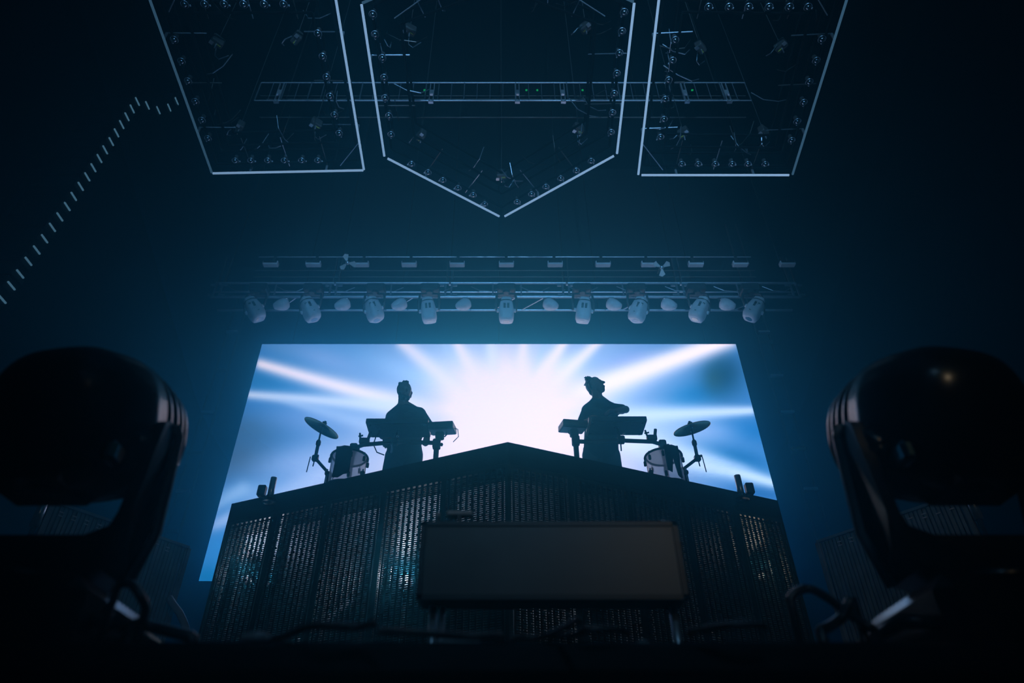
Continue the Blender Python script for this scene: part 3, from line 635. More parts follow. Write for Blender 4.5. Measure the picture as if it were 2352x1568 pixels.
# ------------------------------------------------------------------ line array of speakers
LA = [(7, 687), (28, 656), (48, 629), (67, 600), (86, 574), (104, 548), (122, 522), (139, 498), (156, 474), (171, 451), (187, 428), (202, 406), (216, 385), (230, 364), (243, 344), (257, 325), (269, 305), (281, 286), (293, 268), (305, 250), (317, 233), (340, 242), (365, 253), (390, 247), (407, 232)]
def speakers():
    proto = None; done = []
    for i, (px, py) in enumerate(LA):
        X = -8.0; k = 1.0
        D = X / (px - 1150) * (F * CT + (py - 784) * ST); p = P(px, py, D)
        if proto is None:
            root = thing('speaker_cabinet', (0, 0, 0), 'slim black speaker cabinet with bright side bar in the tall hanging stack', 'speaker', 'speaker cabinets in the hanging stack')
            MB().prism([(-.03, -.14, -.12), (-.03, .16, -.10), (-.03, .16, .10), (-.03, -.14, .12)], (-.8, 0, 0)).build('body', 'speaker', root)
            MB().box((-.43, -.15, 0), (.76, .02, .2)).build('grille', 'speaker', root)
            MB().beam((-.012, -.1, 0), (-.012, .1, 0), .022, .026).build('side_bar', 'bar_glow', root)  # side bar of the cabinet, its brightness put in as emission
            proto = root; kd = tree_of(root); o = root
        else: o = copy_tree(proto, kd)
        o.location = p; done.append((o, p))
    for (o, p), (o2, q) in zip(done, done[1:]): MB().beam(p + V(-.2, .0, .105), q + V(-.2, .0, -.105), .02, .02).build('rigging_link', 'hoist', o)
    MB().cyl(p + V(-.2, 0, .1), (p.x - .2, p.y, CEIL), .01, n=5).build('hanging_cable', 'cable', o)
speakers()
# ------------------------------------------------------------------ people
def capsule(mb, p0, p1, r0, r1=None):
    r1 = r0 if r1 is None else r1
    mb.cyl(p0, p1, r0, r1, 16); mb.sphere(p0, r0, 16); mb.sphere(p1, r1, 16)
def ell(mb, c, r, sc): mb.sphere(c, r, 18, sc)
def fuse(mb, name, mat, parent, voxel=.009, smooth=4, fac=.5):
    """merge overlapping shapes into one continuous skin"""
    o = mb.build(name + '_raw', mat, parent); m = o.modifiers.new('r', 'REMESH'); m.mode = 'VOXEL'; m.voxel_size = voxel; m.use_smooth_shade = True
    s = o.modifiers.new('s', 'SMOOTH'); s.iterations = smooth; s.factor = fac
    bpy.context.view_layer.update(); dg = bpy.context.evaluated_depsgraph_get()
    me = bpy.data.meshes.new_from_object(o.evaluated_get(dg)); me.name = name
    me.polygons.foreach_set('use_smooth', [True] * len(me.polygons))
    if not me.materials: me.materials.append(MATS[mat])
    n = bpy.data.objects.new(name, me); COL.objects.link(n); n.parent = parent
    bpy.data.objects.remove(o); return n
def hand(mb, w, d, side, nrm):
    """palm and five bent fingers; d = towards the fingers, side = thumb side, nrm = palm side"""
    d = Vector(d).normalized(); nrm = Vector(nrm); nrm = (nrm - d * nrm.dot(d)).normalized(); side = Vector(side); side = (side - d * side.dot(d) - nrm * side.dot(nrm)).normalized()
    for s in (-.022, -.007, .008, .022): capsule(mb, w + d * .01 + side * s * .7, w + d * .085 + side * s, .014, .012)
    for s, l in ((.027, .07), (.009, .08), (-.009, .075), (-.026, .058)):
        a = w + d * .09 + side * s; b = a + d * l * .45 + nrm * .008 + side * s * .12; c = b + d * l * .3 + nrm * l * .28; e = c + d * l * .06 + nrm * l * .28
        for q0, q1, r0, r1 in ((a, b, .0098, .009), (b, c, .009, .0085), (c, e, .0085, .0075)): capsule(mb, q0, q1, r0, r1)
    a = w + d * .03 + side * .026; b = a + d * .035 + side * .03 + nrm * .012; c = b + d * .03 + side * .008 + nrm * .016
    capsule(mb, a, b, .013, .0105); capsule(mb, b, c, .0105, .009)
def person(label, B, J, shirt, look, hair, sleeve):
    """J: joints in world space; B: standing point"""
    root = thing('person', B, label, 'person')
    f = Vector(look).normalized(); r = Vector((-f.y, f.x, 0)).normalized(); up = r.cross(f).normalized()
    if up.z < 0: up = -up
    hc = J['head']; mb = MB()
    # head: skull, jaw, chin, nose, brow, lips, ears
    ell(mb, hc + up * .03 - f * .008, .098, (.80, .95, 1.02)); capsule(mb, hc + up * .0 + f * .018, hc - up * .055 + f * .038, .070, .056)
    capsule(mb, hc - up * .09 + f * .052, hc - up * .092 + f * .056, .034); capsule(mb, hc + up * .012 + f * .092, hc - up * .022 + f * .112, .010, .015)
    for s in (-1, 1):
        capsule(mb, hc + up * .03 + f * .084 + r * s * .012, hc + up * .028 + f * .072 + r * s * .044, .010, .009)
        ell(mb, hc + up * .008 + f * .078 + r * s * .03, .012, (1, 1, 1))
        capsule(mb, hc + up * .022 + r * s * .082, hc - up * .025 + r * s * .078, .014, .010)
    capsule(mb, hc - up * .052 + f * .09 - r * .018, hc - up * .052 + f * .09 + r * .018, .010)
    capsule(mb, J['neck'] - V(0, 0, .03), hc - up * .04 - f * .015, .060, .056)
    # torso
    n, c, pv = J['neck'], J['chest'], J['pelvis']; side = (J['sr'] - J['sl']); side.z *= .3; side.normalize()
    for s, S in ((-1, 'l'), (1, 'r')):
        capsule(mb, c + side * s * .06, pv + side * s * .055 + V(0, 0, .06), .100, .098)
        capsule(mb, n + V(0, 0, .035), J['s' + S] - V(0, 0, .01), .05, .05)
        capsule(mb, n - V(0, 0, .05) + side * s * .03, J['s' + S] - V(0, 0, .02), .062, .060)
        capsule(mb, J['s' + S] - V(0, 0, .02), c + side * s * .06, .058, .095)
        capsule(mb, J['s' + S], J['e' + S], .050, .041); capsule(mb, J['e' + S], J['w' + S], .043, .029)
        d = (J['w' + S] - J['e' + S]).normalized(); hand(mb, J['w' + S], J.get('d' + S, d), -side * s, J.get('n' + S, V(0, 0, -1)))
        hip = pv + side * s * .095; kn = Vector((B[0] + s * .13, B[1] - .03, B[2] + .5)); an = Vector((B[0] + s * .15, B[1] + .03, B[2] + .09))
        capsule(mb, hip, kn, .088, .058); capsule(mb, kn, an, .056, .040); capsule(mb, an - V(0, -.03, .04), an + V(s * .02, -.15, -.05), .042, .034)
    fuse(mb, 'body', 'skin', root, .008, 3)
    # shirt
    g = .014; mb = MB(); hem = J['hem']
    for s, S in ((-1, 'l'), (1, 'r')):
        capsule(mb, c + side * s * .06, pv + side * s * .062 + V(0, 0, hem), .100 + g, .112 + g)
        capsule(mb, n - V(0, 0, .055) + side * s * .03, J['s' + S] - V(0, 0, .02), .062 + g, .060 + g)
        capsule(mb, J['s' + S] - V(0, 0, .02), c + side * s * .06, .058 + g, .095 + g)
        capsule(mb, J['s' + S], J['s' + S].lerp(J['e' + S], sleeve), .046 + g, .042 + g)
    fuse(mb, 'shirt', shirt, root, .01, 4)
    mb = MB()
    for s in (-1, 1):
        hip = pv + side * s * .095; kn = Vector((B[0] + s * .13, B[1] - .03, B[2] + .5)); an = Vector((B[0] + s * .15, B[1] + .03, B[2] + .1))
        capsule(mb, pv + side * s * .07 + V(0, 0, .06), hip - V(0, 0, .04), .118, .108); capsule(mb, hip, kn, .108, .078); capsule(mb, kn, an, .078, .065)
        sm = MB(); capsule(sm, Vector((an.x, an.y + .04, B[2] + .05)), Vector((an.x + s * .02, an.y - .17, B[2] + .042)), .05, .042); fuse(sm, 'shoe', 'shoe', root, .01, 2)
    fuse(mb, 'trousers', 'trousers', root, .012, 4)
    # hair
    mb = MB(); ell(mb, hc + up * .05 - f * .034, .1, (.82, .92, .92)); capsule(mb, hc + up * .02 - f * .06, hc - up * .03 - f * .062, .05, .045)
    for k in range(16 if hair == 'short' else 60):
        a = random.uniform(0, 6.28); q = random.uniform(0, 1.1); L = .012 if hair == 'short' else random.uniform(.02, .05)
        dd = (up * math.cos(q) + (r * math.cos(a) - f * abs(math.sin(a)) * (1 if hair != 'short' else math.copysign(1, math.sin(a)))) * math.sin(q)).normalized(); st = hc + up * .05 - f * .02 + Vector((dd.x * .082, dd.y * .082, dd.z * .092))
        capsule(mb, st, st + (dd + up * (.5 if hair != 'short' else 0) + (r * -.25 - f * .35 if hair != 'short' else V(0, 0, 0))).normalized() * L, .016, .006)
    if hair == 'short':
        capsule(mb, hc - up * .085 + f * .055 - r * .02, hc - up * .085 + f * .055 + r * .02, .036)   # beard
        for s in (-1, 1): capsule(mb, hc - up * .04 + f * .02 + r * s * .06, hc - up * .08 + f * .05 + r * s * .025, .022, .026)
    else:
        for s in (-1, 1): capsule(mb, hc + up * .02 + r * s * .078 - f * .02, hc - up * .05 + r * s * .07 - f * .03, .018, .012)
    fuse(mb, 'hair', 'hair', root, .007, 2)
D1 = 6.42
p1 = P(925, 1046, D1)
person('short-haired performer in a grey T-shirt standing behind the flat sampler', (p1.x, D1, DECK), dict(
    head=P(929, 901, D1 - .03), neck=P(926, 933, D1), chest=P(931, 970, D1 - .01), pelvis=P(928, 1046, D1),
    sl=P(901, 954, D1), sr=P(964, 947, D1 - .02), el=P(879, 1000, D1 - .03), wl=P(885, 996, D1 - .13), er=P(993, 990, D1 - .03), wr=P(984, 991, D1 - .13),
    dl=V(.15, -.15, -.95), dr=V(-.1, -.2, -.95), nl=V(0, 1, 0), nr=V(0, 1, 0), hem=-.02), 'shirt', (.45, -.85, -.12), 'short', .72)
p2 = P(1380, 1046, D1)
person('tousle-haired performer in a black T-shirt with one elbow raised', (p2.x, D1, DECK), dict(
    head=P(1369, 888, D1 - .02), neck=P(1374, 919, D1), chest=P(1380, 960, D1), pelvis=P(1381, 1046, D1),
    sl=P(1350, 939, D1), sr=P(1409, 938, D1), el=P(1333, 978, D1 - .03), wl=P(1352, 966, D1 - .24), er=P(1437, 940, D1 - .05), wr=P(1415, 943, D1 - .2),
    dl=V(.45, -.85, .0), dr=V(-.8, -.4, -.25), hem=-.0), 'shirt_black', (.62, -.62, .22), 'tousled', .7)
# ------------------------------------------------------------------ instruments
def sampler(px0, px1, py, zrel, depth, label, cable):
    """flat electronic pad: dark fascia, grey underside, feet"""
    a, b = PZ(px0, py, zrel), PZ(px1, py, zrel); y0 = a.y; wd = b.x - a.x; c = Vector(((a.x + b.x) / 2, y0 + depth / 2, a.z)); th = .055
    root = thing('sampler', (c.x, c.y, c.z - th), label, 'instrument')
    MB().cbox(c - V(0, 0, th / 2), (wd, depth, th), .006).build('case', 'device', root)
    MB().box(c - V(0, -.005, th + .002), (wd - .03, depth - .03, .004)).build('bottom_plate', 'device_under', root)
    for sx in (-1, 1):
        for sy in (-1, 1): MB().cyl(c + V(sx * (wd / 2 - .04), sy * (depth / 2 - .035), -th - .014), c + V(sx * (wd / 2 - .04), sy * (depth / 2 - .035), -th), .011, n=10).build('rubber_foot', 'plastic', root)
    for sx in (-1, 1):
        for sy in (-1, 1): MB().cyl(c + V(sx * (wd / 2 - .02), sy * (depth / 2 - .02), -th - .006), c + V(sx * (wd / 2 - .02), sy * (depth / 2 - .02), -th), .005, n=6).build('screw', 'chrome', root)
    for i in range(8): MB().cbox(c + V((i % 4 - 1.5) * wd * .22, (i // 4 - .5) * depth * .42, .006), (wd * .19, depth * .34, .012), .003).build('pad', 'plastic', root)
    MB().box(c + V(cable * wd * .3, -.02, -th - .006), (.05, .03, .004)).build('label_sticker', 'paper', root)
    if cable: MB().tube([c + V(cable * wd * .28, .0, -th), c + V(cable * wd * .36, .02, -th - .06), c + V(cable * wd * .38, .0, -th - .16), c + V(cable * wd * .3, -.02, -th - .26), c + V(cable * wd * .18, -.02, -th - .29)], .006, 6).build('cable', 'cable', root)
    return c
s1 = sampler(841, 984, 960, 3.55, .29, 'flat grey-bottomed sampler pad before the short-haired performer', -1)
s2 = sampler(1352, 1485, 955, 3.58, .29, 'flat grey-bottomed sampler pad before the tousle-haired performer', 0)
def module(c, wd, depth, rz, tilt, label):
    """small controller on a clamp, seen from below"""
    root = thing('controller', (c.x, c.y, c.z - .06), label, 'instrument')
    R = Matrix.Rotation(math.radians(rz), 3, 'Z') @ Matrix.Rotation(math.radians(tilt), 3, 'X')
    q = lambda x, y, z: c + R @ Vector((x, y, z))
    MB().cbox(q(0, 0, .008), (wd, depth, .066), .006, R).build('case', 'device', root)
    MB().box(q(0, .01, -.027), (wd * .9, depth * .8, .004), R).build('bottom_plate', 'device_under', root)
    MB().box(q(0, 0, .046), (wd * .8, depth * .7, .012), R).build('key_block', 'plastic', root)
    for s in (-1, 1): MB().tube([q(s * .04, .02, -.03), q(s * .045, .0, -.06), q(s * .02, .02, -.075)], .007, 6).build('clamp_hook', 'chrome', root)
    MB().tube([q(wd / 2, 0, 0), q(wd / 2 + .03, 0, -.01), q(wd / 2 + .035, .02, -.08), q(wd / 2 - .02, .03, -.13)], .004, 5).build('cable', 'cable', root)
    return c
m1 = P(1016, 985, 5.92); m2 = P(1316, 981, 5.92)
module(m1, .25, .24, -6, 12, 'small tilted controller on the post beside the short-haired performer')
module(m2, .25, .24, 8, 12, 'small tilted controller on the post beside the tousle-haired performer')
# pale panel leaning beside the second performer
pa, pb = P(1357, 958, 5.82), P(1347, 1003, 5.82)
root = thing('music_sheet_panel', (pb.x, pb.y, pb.z), 'narrow pale panel leaning between controller and sampler of the tousle-haired performer', 'panel')
MB().beam(pa, pb, .045, .006, up=(.9, -.4, 0)).build('sheet', 'paper', root); MB().beam(pb - V(0, 0, .005), pb + V(.05, .05, -.02), .02, .01).build('clip', 'black_metal', root)
def rack(pts, post, smp, ctl, label):
    """curved bar on two posts carrying the sampler and the controller"""
    P0 = [P(x, y, D) for x, y, D in pts]; b = P0[0]
    root = thing('percussion_rack', (post[0].x, post[0].y, DECK), label, 'stand')
    MB().tube(P0, .021, 10).build('bar', 'black_metal', root, True); MB().tube([p + V(0, -.012, -.019) for p in P0], .006, 6).build('bar_rail', 'chrome', root)
    for p in post:
        MB().cyl((p.x, p.y, DECK), p, .026, n=12).build('post', 'black_metal', root, True)
        MB().cbox(p + V(0, -.01, -.005), (.075, .075, .1), .012).build('clamp', 'black_metal', root)
        MB().sphere(p + V(.05, -.03, -.02), .018, 10).build('wing_bolt', 'chrome', root, True)
        for k in range(3): a = k * 2.1 + .4; MB().cyl((p.x, p.y, DECK + .25), (p.x + math.cos(a) * .13, p.y + math.sin(a) * .13, DECK + .0125), .012, n=8).build('foot', 'black_metal', root)
    p = post[0]; MB().tube([p, p.lerp(ctl, .5) + V(0, .02, 0), ctl - V(0, 0, .034)], [.028, .024, .02], 8).build('controller_arm', 'black_metal', root)
    MB().cbox(p.lerp(ctl, .55), (.085, .07, .075), .012).build('swivel', 'black_metal', root)
    k = min(P0, key=lambda q: abs(q.x - smp.x)); j = Vector((smp.x, k.y, k.z))
    t = Vector((smp.x, smp.y, smp.z - .055)); MB().cyl(j, t, .016, n=10).build('sampler_arm', 'black_metal', root)
    MB().cbox(j + V(0, -.01, 0), (.07, .07, .07), .01).build('clamp', 'black_metal', root); MB().cyl(j + V(-.01, -.03, .0), j + V(-.015, -.03, -.13), .007, n=8).build('tee_handle', 'chrome', root)
    MB().sphere(j + V(.03, -.04, .05), .014, 8).build('wing_bolt', 'chrome', root, True)
    return root
r1 = rack([(812, 1029, 6.13), (836, 1021, 5.98), (895, 1016, 5.86), (950, 1015, 5.86), (1003, 1017, 5.86)], [P(1003, 1020, 5.88), P(813, 1030, 6.12)], s1, m1, 'black percussion rack bar between the post controller and drum with squared towel')
r2 = rack([(1318, 1013, 5.86), (1365, 1015, 5.86), (1420, 1011, 5.86), (1498, 1014, 5.98), (1522, 1021, 6.13)], [P(1322, 1012, 5.88), P(1521, 1022, 6.12)], s2, m2, 'black percussion rack bar of the tousle-haired performer reaching over the drum')
def drum(px, py, D, r, h, label, towel, lugs0):
    """translucent white floor tom on three legs, with hoops, lugs"""
    t = P(px, py, D - r); t.y = D; t.x = P(px, py, D).x; b = t - V(0, 0, h)
    root = thing('floor_tom', (t.x, D, DECK), label, 'drum')
    MB().lathe(b, (0, 0, 1), [(0, r), (h, r)], n=40, cap=False).build('shell', 'drum', root, True)
    for z in (0, h): 
        MB().tube([b + V(math.cos(a) * (r + .006), math.sin(a) * (r + .006), z) for a in [2 * math.pi * i / 40 for i in range(40)]], .011, 8, True).build('hoop', 'black_metal', root, True)
    MB().cyl(t + V(0, 0, .004), t + V(0, 0, .008), r, n=40).build('drum_head', 'drum', root)
    for i in range(8):
        a = lugs0 + i * math.pi / 4; d = Vector((math.cos(a), math.sin(a), 0))
        for z in (.055, h - .055): 
            lg = MB().cbox(b + d * (r + .012) + V(0, 0, z), (.024, .024, .05), .006, Matrix.Rotation(a, 3, 'Z')).build('lug', 'black_metal', root)
        MB().cyl(b + d * (r + .014) + V(0, 0, 0), b + d * (r + .014) + V(0, 0, .07), .004, n=5).build('tension_rod', 'chrome', root)
        MB().cyl(b + d * (r + .014) + V(0, 0, h - .07), b + d * (r + .014) + V(0, 0, h + .01), .004, n=5).build('tension_rod', 'chrome', root)
    for i in range(3):
        a = -.52 + i * 2.094; d = Vector((math.cos(a), math.sin(a), 0))
        MB().cyl(b + d * (r + .025) + V(0, 0, .14), Vector((b.x, b.y, DECK)) + d * (r + .035), .008, n=8).build('leg', 'chrome', root)
        MB().cbox(b + d * (r + .022) + V(0, 0, .1), (.04, .04, .04), .008).build('leg_bracket', 'black_metal', root)
    return t, b
def towel_sheet(t, r, cols, label):
    """black cloth draped over the front of the drum; cols: (angle, length below rim)"""
    root = thing('towel', (t.x, t.y - r, t.z - .3), label, 'towel')
    m, nz = len(cols), 14; mb = MB(); vs = []
    for side in (0, 1):
        for i, (a, L) in enumerate(cols):
            for j in range(nz + 1):
                f = j / nz; rr = r + .034 + .012 * side + .006 * math.sin(i * 1.9 + j * .5)
                if j < 4: q = Vector((math.cos(a) * (rr - .10 * (1 - j / 4)), math.sin(a) * (rr - .10 * (1 - j / 4)), .022 + .008 * side - .003 * j))
                else: q = Vector((math.cos(a) * rr, math.sin(a) * rr, .012 - L * (j - 4) / (nz - 4)))
                vs.append(Vector(t) + q)
    S = m * (nz + 1); fs = []
    for i in range(m - 1):
        for j in range(nz):
            a0 = i * (nz + 1) + j; q = (a0, a0 + nz + 1, a0 + nz + 2, a0 + 1); fs += [q, tuple(x + S for x in reversed(q))]
    for i in range(m - 1):
        for j in (0, nz): a0 = i * (nz + 1) + j; fs.append((a0, a0 + nz + 1, a0 + nz + 1 + S, a0 + S))
    for i in (0, m - 1):
        for j in range(nz): a0 = i * (nz + 1) + j; fs.append((a0, a0 + 1, a0 + 1 + S, a0 + S))
    mb.add(vs, fs).build('cloth', 'cloth', root, True)
RAD = math.radians
t1, b1 = drum(806, 1031, 5.74, .163, .31, 'white translucent floor tom with a squared black towel over its front', 0, .3)
towel_sheet(t1, .163, [(RAD(x), L) for x, L in ((-114, .30), (-107, .31), (-100, .31), (-93, .30), (-86, .285), (-79, .27), (-72, .255))], 'squared black towel hanging over the front of the white floor tom')
t2, b2 = drum(1520, 1029, 5.74, .163, .31, 'white translucent floor tom with a split black towel over its front', 0, .55)
towel_sheet(t2, .163, [(RAD(x), L) for x, L in ((-99, .25), (-93, .26), (-87, .27), (-80, .12), (-74, .30), (-68, .31), (-62, .32))], 'split black towel with two tails hanging over the white floor tom')
def knob_cluster(p, label):
    root = thing('mount_clamp', p, label, 'clamp')
    MB().cbox(p + V(0, 0, .03), (.1, .06, .06), .01).build('body', 'black_metal', root)
    MB().cyl(p + V(.03, 0, .03), p + V(.05, 0, .13), .016, n=10).build('stub_tube', 'black_metal', root); MB().cyl(p + V(-.04, 0, .04), p + V(-.055, 0, .12), .01, n=8).build('thumb_screw', 'black_metal', root)
    MB().cyl(p + V(-.065, 0, .085), p + V(-.02, 0, .095), .009, n=8).build('thumb_bar', 'black_metal', root)
knob_cluster(P(836, 1019, 5.97), 'black mounting clamp on the rack bar over the drum with squared towel'); knob_cluster(P(1498, 1012, 5.97), 'black mounting clamp on the rack bar over the drum with split towel')
def cymbal(c, nrm, r, joints, foot, label, lab2):
    """cymbal on an angled boom; joints = rod top, rod foot, arm end"""
    st = thing('cymbal_stand', (foot.x, foot.y, DECK), lab2, 'stand')
    nrm = Vector(nrm).normalized(); J = joints
    cy = thing('cymbal', c, label, 'cymbal')
    MB().lathe(c, nrm, [(-.03, r), (-.028, r - .004), (-.012, r * .55), (0, r * .24), (.012, r * .2), (.024, r * .1), (.026, .008)], n=36, cap=False).build('plate', 'brass', cy, True)
    MB().lathe(c, nrm, [(-.033, r), (-.03, r + .001), (-.027, r)], n=36, cap=False).build('edge', 'brass', cy, True)
    MB().cyl(c - nrm * .02, c + nrm * .05, .013, n=10).build('felt_post', 'chrome', cy); MB().cyl(c + nrm * .026, c + nrm * .036, .024, n=12).build('wing_nut', 'black_metal', cy)
    MB().cyl(c - nrm * .02, J[0], .009, n=8).build('tilter', 'chrome', st); MB().cyl(J[0], J[1], .009, n=8).build('rod', 'black_metal', st)
    MB().sphere(J[0], .014, 10).build('tilter_knob', 'chrome', st, True)
    MB().cyl(J[1].lerp(J[0], -.05), J[1].lerp(J[0], .45), .017, n=10).build('sleeve', 'black_metal', st); MB().sphere(J[1].lerp(J[0], .55), .026, 10, (1, 1, 1.6)).build('grip', 'black_metal', st, True)
    MB().cbox(J[1], (.06, .05, .06), .01).build('joint_clamp', 'black_metal', st); MB().sphere(J[1] + V(.03, -.03, .01), .013, 8).build('wing_bolt', 'chrome', st, True)
    s = 1 if J[2].x < J[1].x else -1
    MB().cyl(J[1] + V(s * .045, -.01, .01), J[1] + V(s * .055, -.01, -.15), .005, n=6).build('rod_tail', 'black_metal', st); MB().cyl(J[1] + V(s * .0, -.01, -.02), J[1] + V(s * .005, -.01, -.09), .006, n=6).build('bolt_tail', 'chrome', st)
    MB().cyl(J[1], J[2], .015, n=10).build('boom_arm', 'black_metal', st); MB().cyl(J[2], Vector((foot.x, foot.y, DECK + .3)), .017, n=10).build('post', 'black_metal', st)
    for k in range(3): a = (0 if foot.x > 0 else math.pi) + (k - 1) * 1.25; MB().cyl((foot.x, foot.y, DECK + .2), (foot.x + math.cos(a) * .15, foot.y + math.sin(a) * .15, DECK + .0105), .01, n=6).build('leg', 'black_metal', st)
    MB().cyl((foot.x, foot.y, DECK + .02), (foot.x, foot.y, DECK + .32), .014, n=8).build('centre_tube', 'black_metal', st)
CD = 5.85
c1 = P(742, 977, CD); cymbal(c1, (.42, -.10, .9), .19, [P(737, 990, CD), P(724, 1052, CD), P(757, 1089, CD - .02)], P(757, 1089, CD - .02) + V(-.03, 0, 0), 'brass cymbal tipped steeply above the squared-towel drum', 'black boom stand holding the steeply tipped cymbal')
c2 = P(1587, 978, CD); cymbal(c2, (-.22, -.16, .97), .186, [P(1589, 990, CD), P(1602, 1052, CD), P(1568, 1078, CD - .02)], P(1568, 1078, CD - .02) + V(.03, 0, 0), 'golden cymbal lying nearly flat beyond the split-towel drum', 'black boom stand holding the nearly flat golden cymbal')
# ------------------------------------------------------------------ large moving heads on the stage edge
def big_head(m, label):
    X = lambda p: Vector((p.x * m + (.035 if m < 0 else 0), p.y, p.z))
    C = P(193, 975, 1.42); bz = STAGE
    root = thing('moving_head_light', X(V(C.x, 1.47, bz)), label, 'stage light', 'big moving heads on the stage edge')
    def fx(mb): mb.v = [X(p) for p in mb.v]; return mb
    ax = Vector((.1, .93, .33)).normalized(); b = Vector((1, -.1, 0)).normalized()
    fx(MB().lathe(C, ax, [(-.185, .02), (-.182, .07), (-.165, .115), (-.13, .150), (-.08, .172), (0, .180), (.05, .178)], n=48, sq=2.5)).build('head', 'gloss', root, True)
    for h0, r in ((.05, .178), (.092, .170), (.132, .160), (.168, .150)):
        fx(MB().lathe(C, ax, [(h0 + .006, r - .02), (h0 + .008, r - .006), (h0 + .016, r), (h0 + .03, r - .002), (h0 + .036, r - .02)], n=48, sq=2.3)).build('ring', 'gloss', root, True)
    fx(MB().lathe(C, ax, [(.05, .155), (.2, .125), (.205, .06)], n=40)).build('lens_barrel', 'gloss', root, True)
    fx(MB().cbox(C + V(-.03, -.02, -.15), (.22, .2, .07), .03)).build('head_keel', 'gloss', root)
    for s in (1, -1):
        t = C + b * (s * .196) - V(0, 0, .07); lo = Vector((t.x - s * .012, t.y + .03, bz + .30))
        fx(MB().prism([t + V(0, -.03, .045), t + V(0, -.012, .06), t + V(0, .012, .06), t + V(0, .03, .045), lo + V(0, .055, .03), lo + V(-s * .03, .06, -.09), lo + V(-s * .03, -.06, -.09), lo + V(0, -.055, .03)], (s * .030, -.003, 0))).build('yoke_arm', 'gloss', root)
        fx(MB().tube([t + V(s * .030, .012, .06), t + V(s * .034, .036, .045), lo + V(s * .036, .06, .03), lo + V(s * .006, .064, -.09)], .0115, 10)).build('lit_edge_bead', 'lit_edge_grey', root, True)  # paler grey bead puts the screen-lit rear edge into the colour
        fx(MB().cyl(t - b * s * .06, t + b * s * .01, .04, n=20)).build('pivot', 'gloss', root, True)
        fx(MB().prism([lo + V(0, -.06, .0), lo + V(0, -.06, -.09), Vector((C.x + s * .1, 1.39, bz + .19)), Vector((C.x, 1.39, bz + .19)), Vector((C.x, 1.39, bz + .285)), Vector((C.x + s * .12, 1.39, bz + .285))], (0, .13, 0))).build('yoke_shoulder', 'gloss', root)
    fx(MB().cyl((C.x, 1.46, bz + .17), (C.x, 1.46, bz + .21), .12, n=28)).build('turntable', 'gloss', root, True)
    fx(MB().cbox((C.x, 1.46, bz + .095), (.44, .36, .16), .03)).build('base', 'gloss', root)
    for s in (1, -1):
        fx(MB().tube([Vector((C.x + s * .2, 1.36, bz + .1)), Vector((C.x + s * .262, 1.37, bz + .105)), Vector((C.x + s * .262, 1.55, bz + .105)), Vector((C.x + s * .2, 1.56, bz + .1))], .014, 8)).build('carry_handle', 'plastic', root, True)
        for y in (1.33, 1.59): fx(MB().cyl((C.x + s * .17, y, bz), (C.x + s * .17, y, bz + .016), .022, n=12)).build('rubber_foot', 'plastic', root)
    fx(MB().cbox(C + b * .165 + V(.0, -.09, -.135), (.03, .05, .05), .01)).build('latch', 'chrome', root)
big_head(1, 'big black moving head on the stage edge by the braided hose'); big_head(-1, 'big black moving head on the stage edge by the knotted cable')
# ------------------------------------------------------------------ low panel unit in the middle of the stage edge
def floor_panel():
    D = 1.72; tl, br = P(968, 1197, D), P(1584, 1376, D); c = (tl + br) / 2; wd, h = br.x - tl.x, tl.z - br.z
    root = thing('floor_panel_light', (c.x, D + .05, STAGE), 'low wide black panel light with glassy front at the stage edge', 'panel light')
    MB().cbox((c.x, D + .05, c.z), (wd, .08, h), .008).build('housing', 'plastic', root)
    MB().box((c.x, D + .006, c.z), (wd - .03, .006, h - .026)).build('glass_front', 'panel_glass', root)
    for z in (tl.z - .006, br.z + .006): MB().box((c.x, D + .005, z), (wd, .012, .012)).build('front_bezel', 'plastic', root)
    for s in (-1, 1): MB().box((c.x + s * (wd / 2 - .007), D + .005, c.z), (.014, .012, h)).build('front_bezel', 'plastic', root)
    for px in (990, 1012, 1560):
        x = P(px, 1400, D).x; MB().cyl((x, D + .06, STAGE + .005), (x, D + .06, br.z + .01), .011 if px != 1012 else .007, n=10).build('leg', 'steel', root, True)
    for x0 in (P(990, 1400, D).x, P(1560, 1400, D).x): MB().cbox((x0, D + .04, STAGE + .012), (.12, .22, .024), .006).build('foot_plate', 'plastic', root)
    for px0, px1, py in ((1027, 1085, 1183), (1003, 1011, 1186)):
        a, b = P(px0, py, D + .06), P(px1, py, D + .06); MB().cbox(((a.x + b.x) / 2, a.y, a.z + .002), (b.x - a.x, .03, .012), .003).build('label_plate', 'paper', root)
        MB().box(((a.x + b.x) / 2, a.y, (a.z + tl.z) / 2 - .004), (.008, .02, max(.012, a.z - tl.z + .004))).build('plate_bracket', 'plastic', root)
    a, b = P(1430, 1187, D + .07), P(1500, 1182, D + .07); MB().cbox(((a.x + b.x) / 2, a.y, tl.z + .008), (b.x - a.x, .05, .018), .004).build('top_bracket', 'device_under', root)
    k = P(1517, 1170, D + .07); MB().lathe((k.x, k.y, tl.z - .004), (.2, -.3, 1), [(0, .008), (.018, .008), (.02, .013), (.03, .013), (.033, .008)], n=12).build('locking_knob', 'chrome', root, True)
floor_panel()
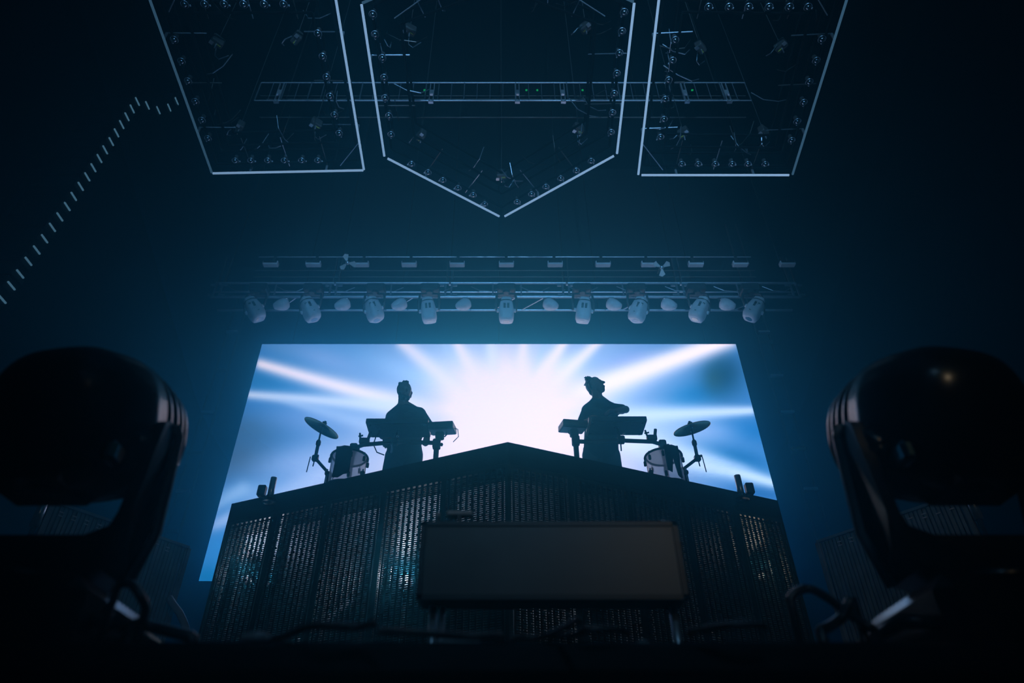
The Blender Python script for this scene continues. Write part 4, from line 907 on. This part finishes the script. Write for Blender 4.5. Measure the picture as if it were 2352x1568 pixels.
# ------------------------------------------------------------------ cables along the stage edge
def cable(pts, r, label, mat='cable', group=None, D=1.3):
    q = [P(x, y, d) for x, y, d in pts]; n = len(q); out = []
    for i in range(n - 1):                       # smooth the run
        a, b, c, d = q[max(i - 1, 0)], q[i], q[i + 1], q[min(i + 2, n - 1)]
        for k in range(6):
            t = k / 6; out.append(.5 * ((2 * b) + (c - a) * t + (2 * a - 5 * b + 4 * c - d) * t * t + (3 * b - a - 3 * c + d) * t ** 3))
    out.append(q[-1])
    for i, p in enumerate(out):
        p.z = max(p.z, STAGE + .005 + r * .95)
        if i in (0, len(out) - 1): p.z = STAGE + .005 + r * .95
    tag(MB().tube(out, r, 8).build('cable', mat, own=True, smooth=True), label, 'cable', group)
EDGE = lambda px, py: (px, py, .285 / ((F * ST - (py - 784) * CT) / (F * CT + (py - 784) * ST)))
def run(*pp): return [EDGE(x, y) for x, y in pp]
cable(run((580, 1468), (640, 1466), (705, 1440), (760, 1436), (820, 1440), (862, 1430)), .006, 'black cable along stage edge below the squared-towel drum')
cable(run((870, 1448), (930, 1452), (990, 1456), (1080, 1462), (1155, 1459)), .006, 'black cable along stage edge crossing the steel leg of the panel light')
cable(run((1175, 1462), (1240, 1463), (1290, 1444), (1330, 1420)), .005, 'thin cable rising from the stage edge below the middle of the panel light')
cable(run((1258, 1463), (1320, 1458), (1345, 1446), (1415, 1446), (1440, 1452)), .0055, 'cable with a pale tape band on the stage edge under the panel light', 'cable')
cable(run((1580, 1452), (1640, 1440), (1700, 1434), (1760, 1436)), .005, 'thin cable on the stage edge below the far half of the riser')
cable(run((960, 1492), (1000, 1486), (1030, 1478), (1065, 1484), (1095, 1480)), .009, 'thick cable bundle at the foot of the steel leg', 'hose')
cable(run((1385, 1494), (1440, 1492), (1475, 1480), (1495, 1484)), .007, 'short thick cable on stage edge beyond the foot of the panel light', 'hose')
cable([(1812, 1378, 1.5), (1830, 1358, 1.5), (1860, 1352, 1.5), (1900, 1372, 1.48), (1935, 1398, 1.46), (1965, 1420, 1.44), (1990, 1436, 1.42), (2010, 1446, 1.42)], .0095, 'black cable arching up beside the big moving head by the knot')
cable([(1958, 1372, 1.44), (1946, 1392, 1.44), (1938, 1412, 1.435), (1920, 1428, 1.43), (1900, 1440, 1.4), (1882, 1446, 1.38)], .010, 'black cable knotted over the arching cable with its end sticking up')
cable([(300, 1440, 1.32), (318, 1432, 1.32), (350, 1440, 1.33), (400, 1452, 1.33), (450, 1464, 1.33)], .011, 'ribbed dark cable running out from under the big moving head by the hose')
cable([(268, 1345, 1.25), (300, 1340, 1.25), (325, 1372, 1.25), (334, 1400, 1.26), (322, 1440, 1.27)], .008, 'dark cable looping over the base of the moving head by the hose')
cable(run((560, 1466), (590, 1462), (612, 1466)), .008, 'short cable end on the stage edge in front of the riser corner', 'hose')
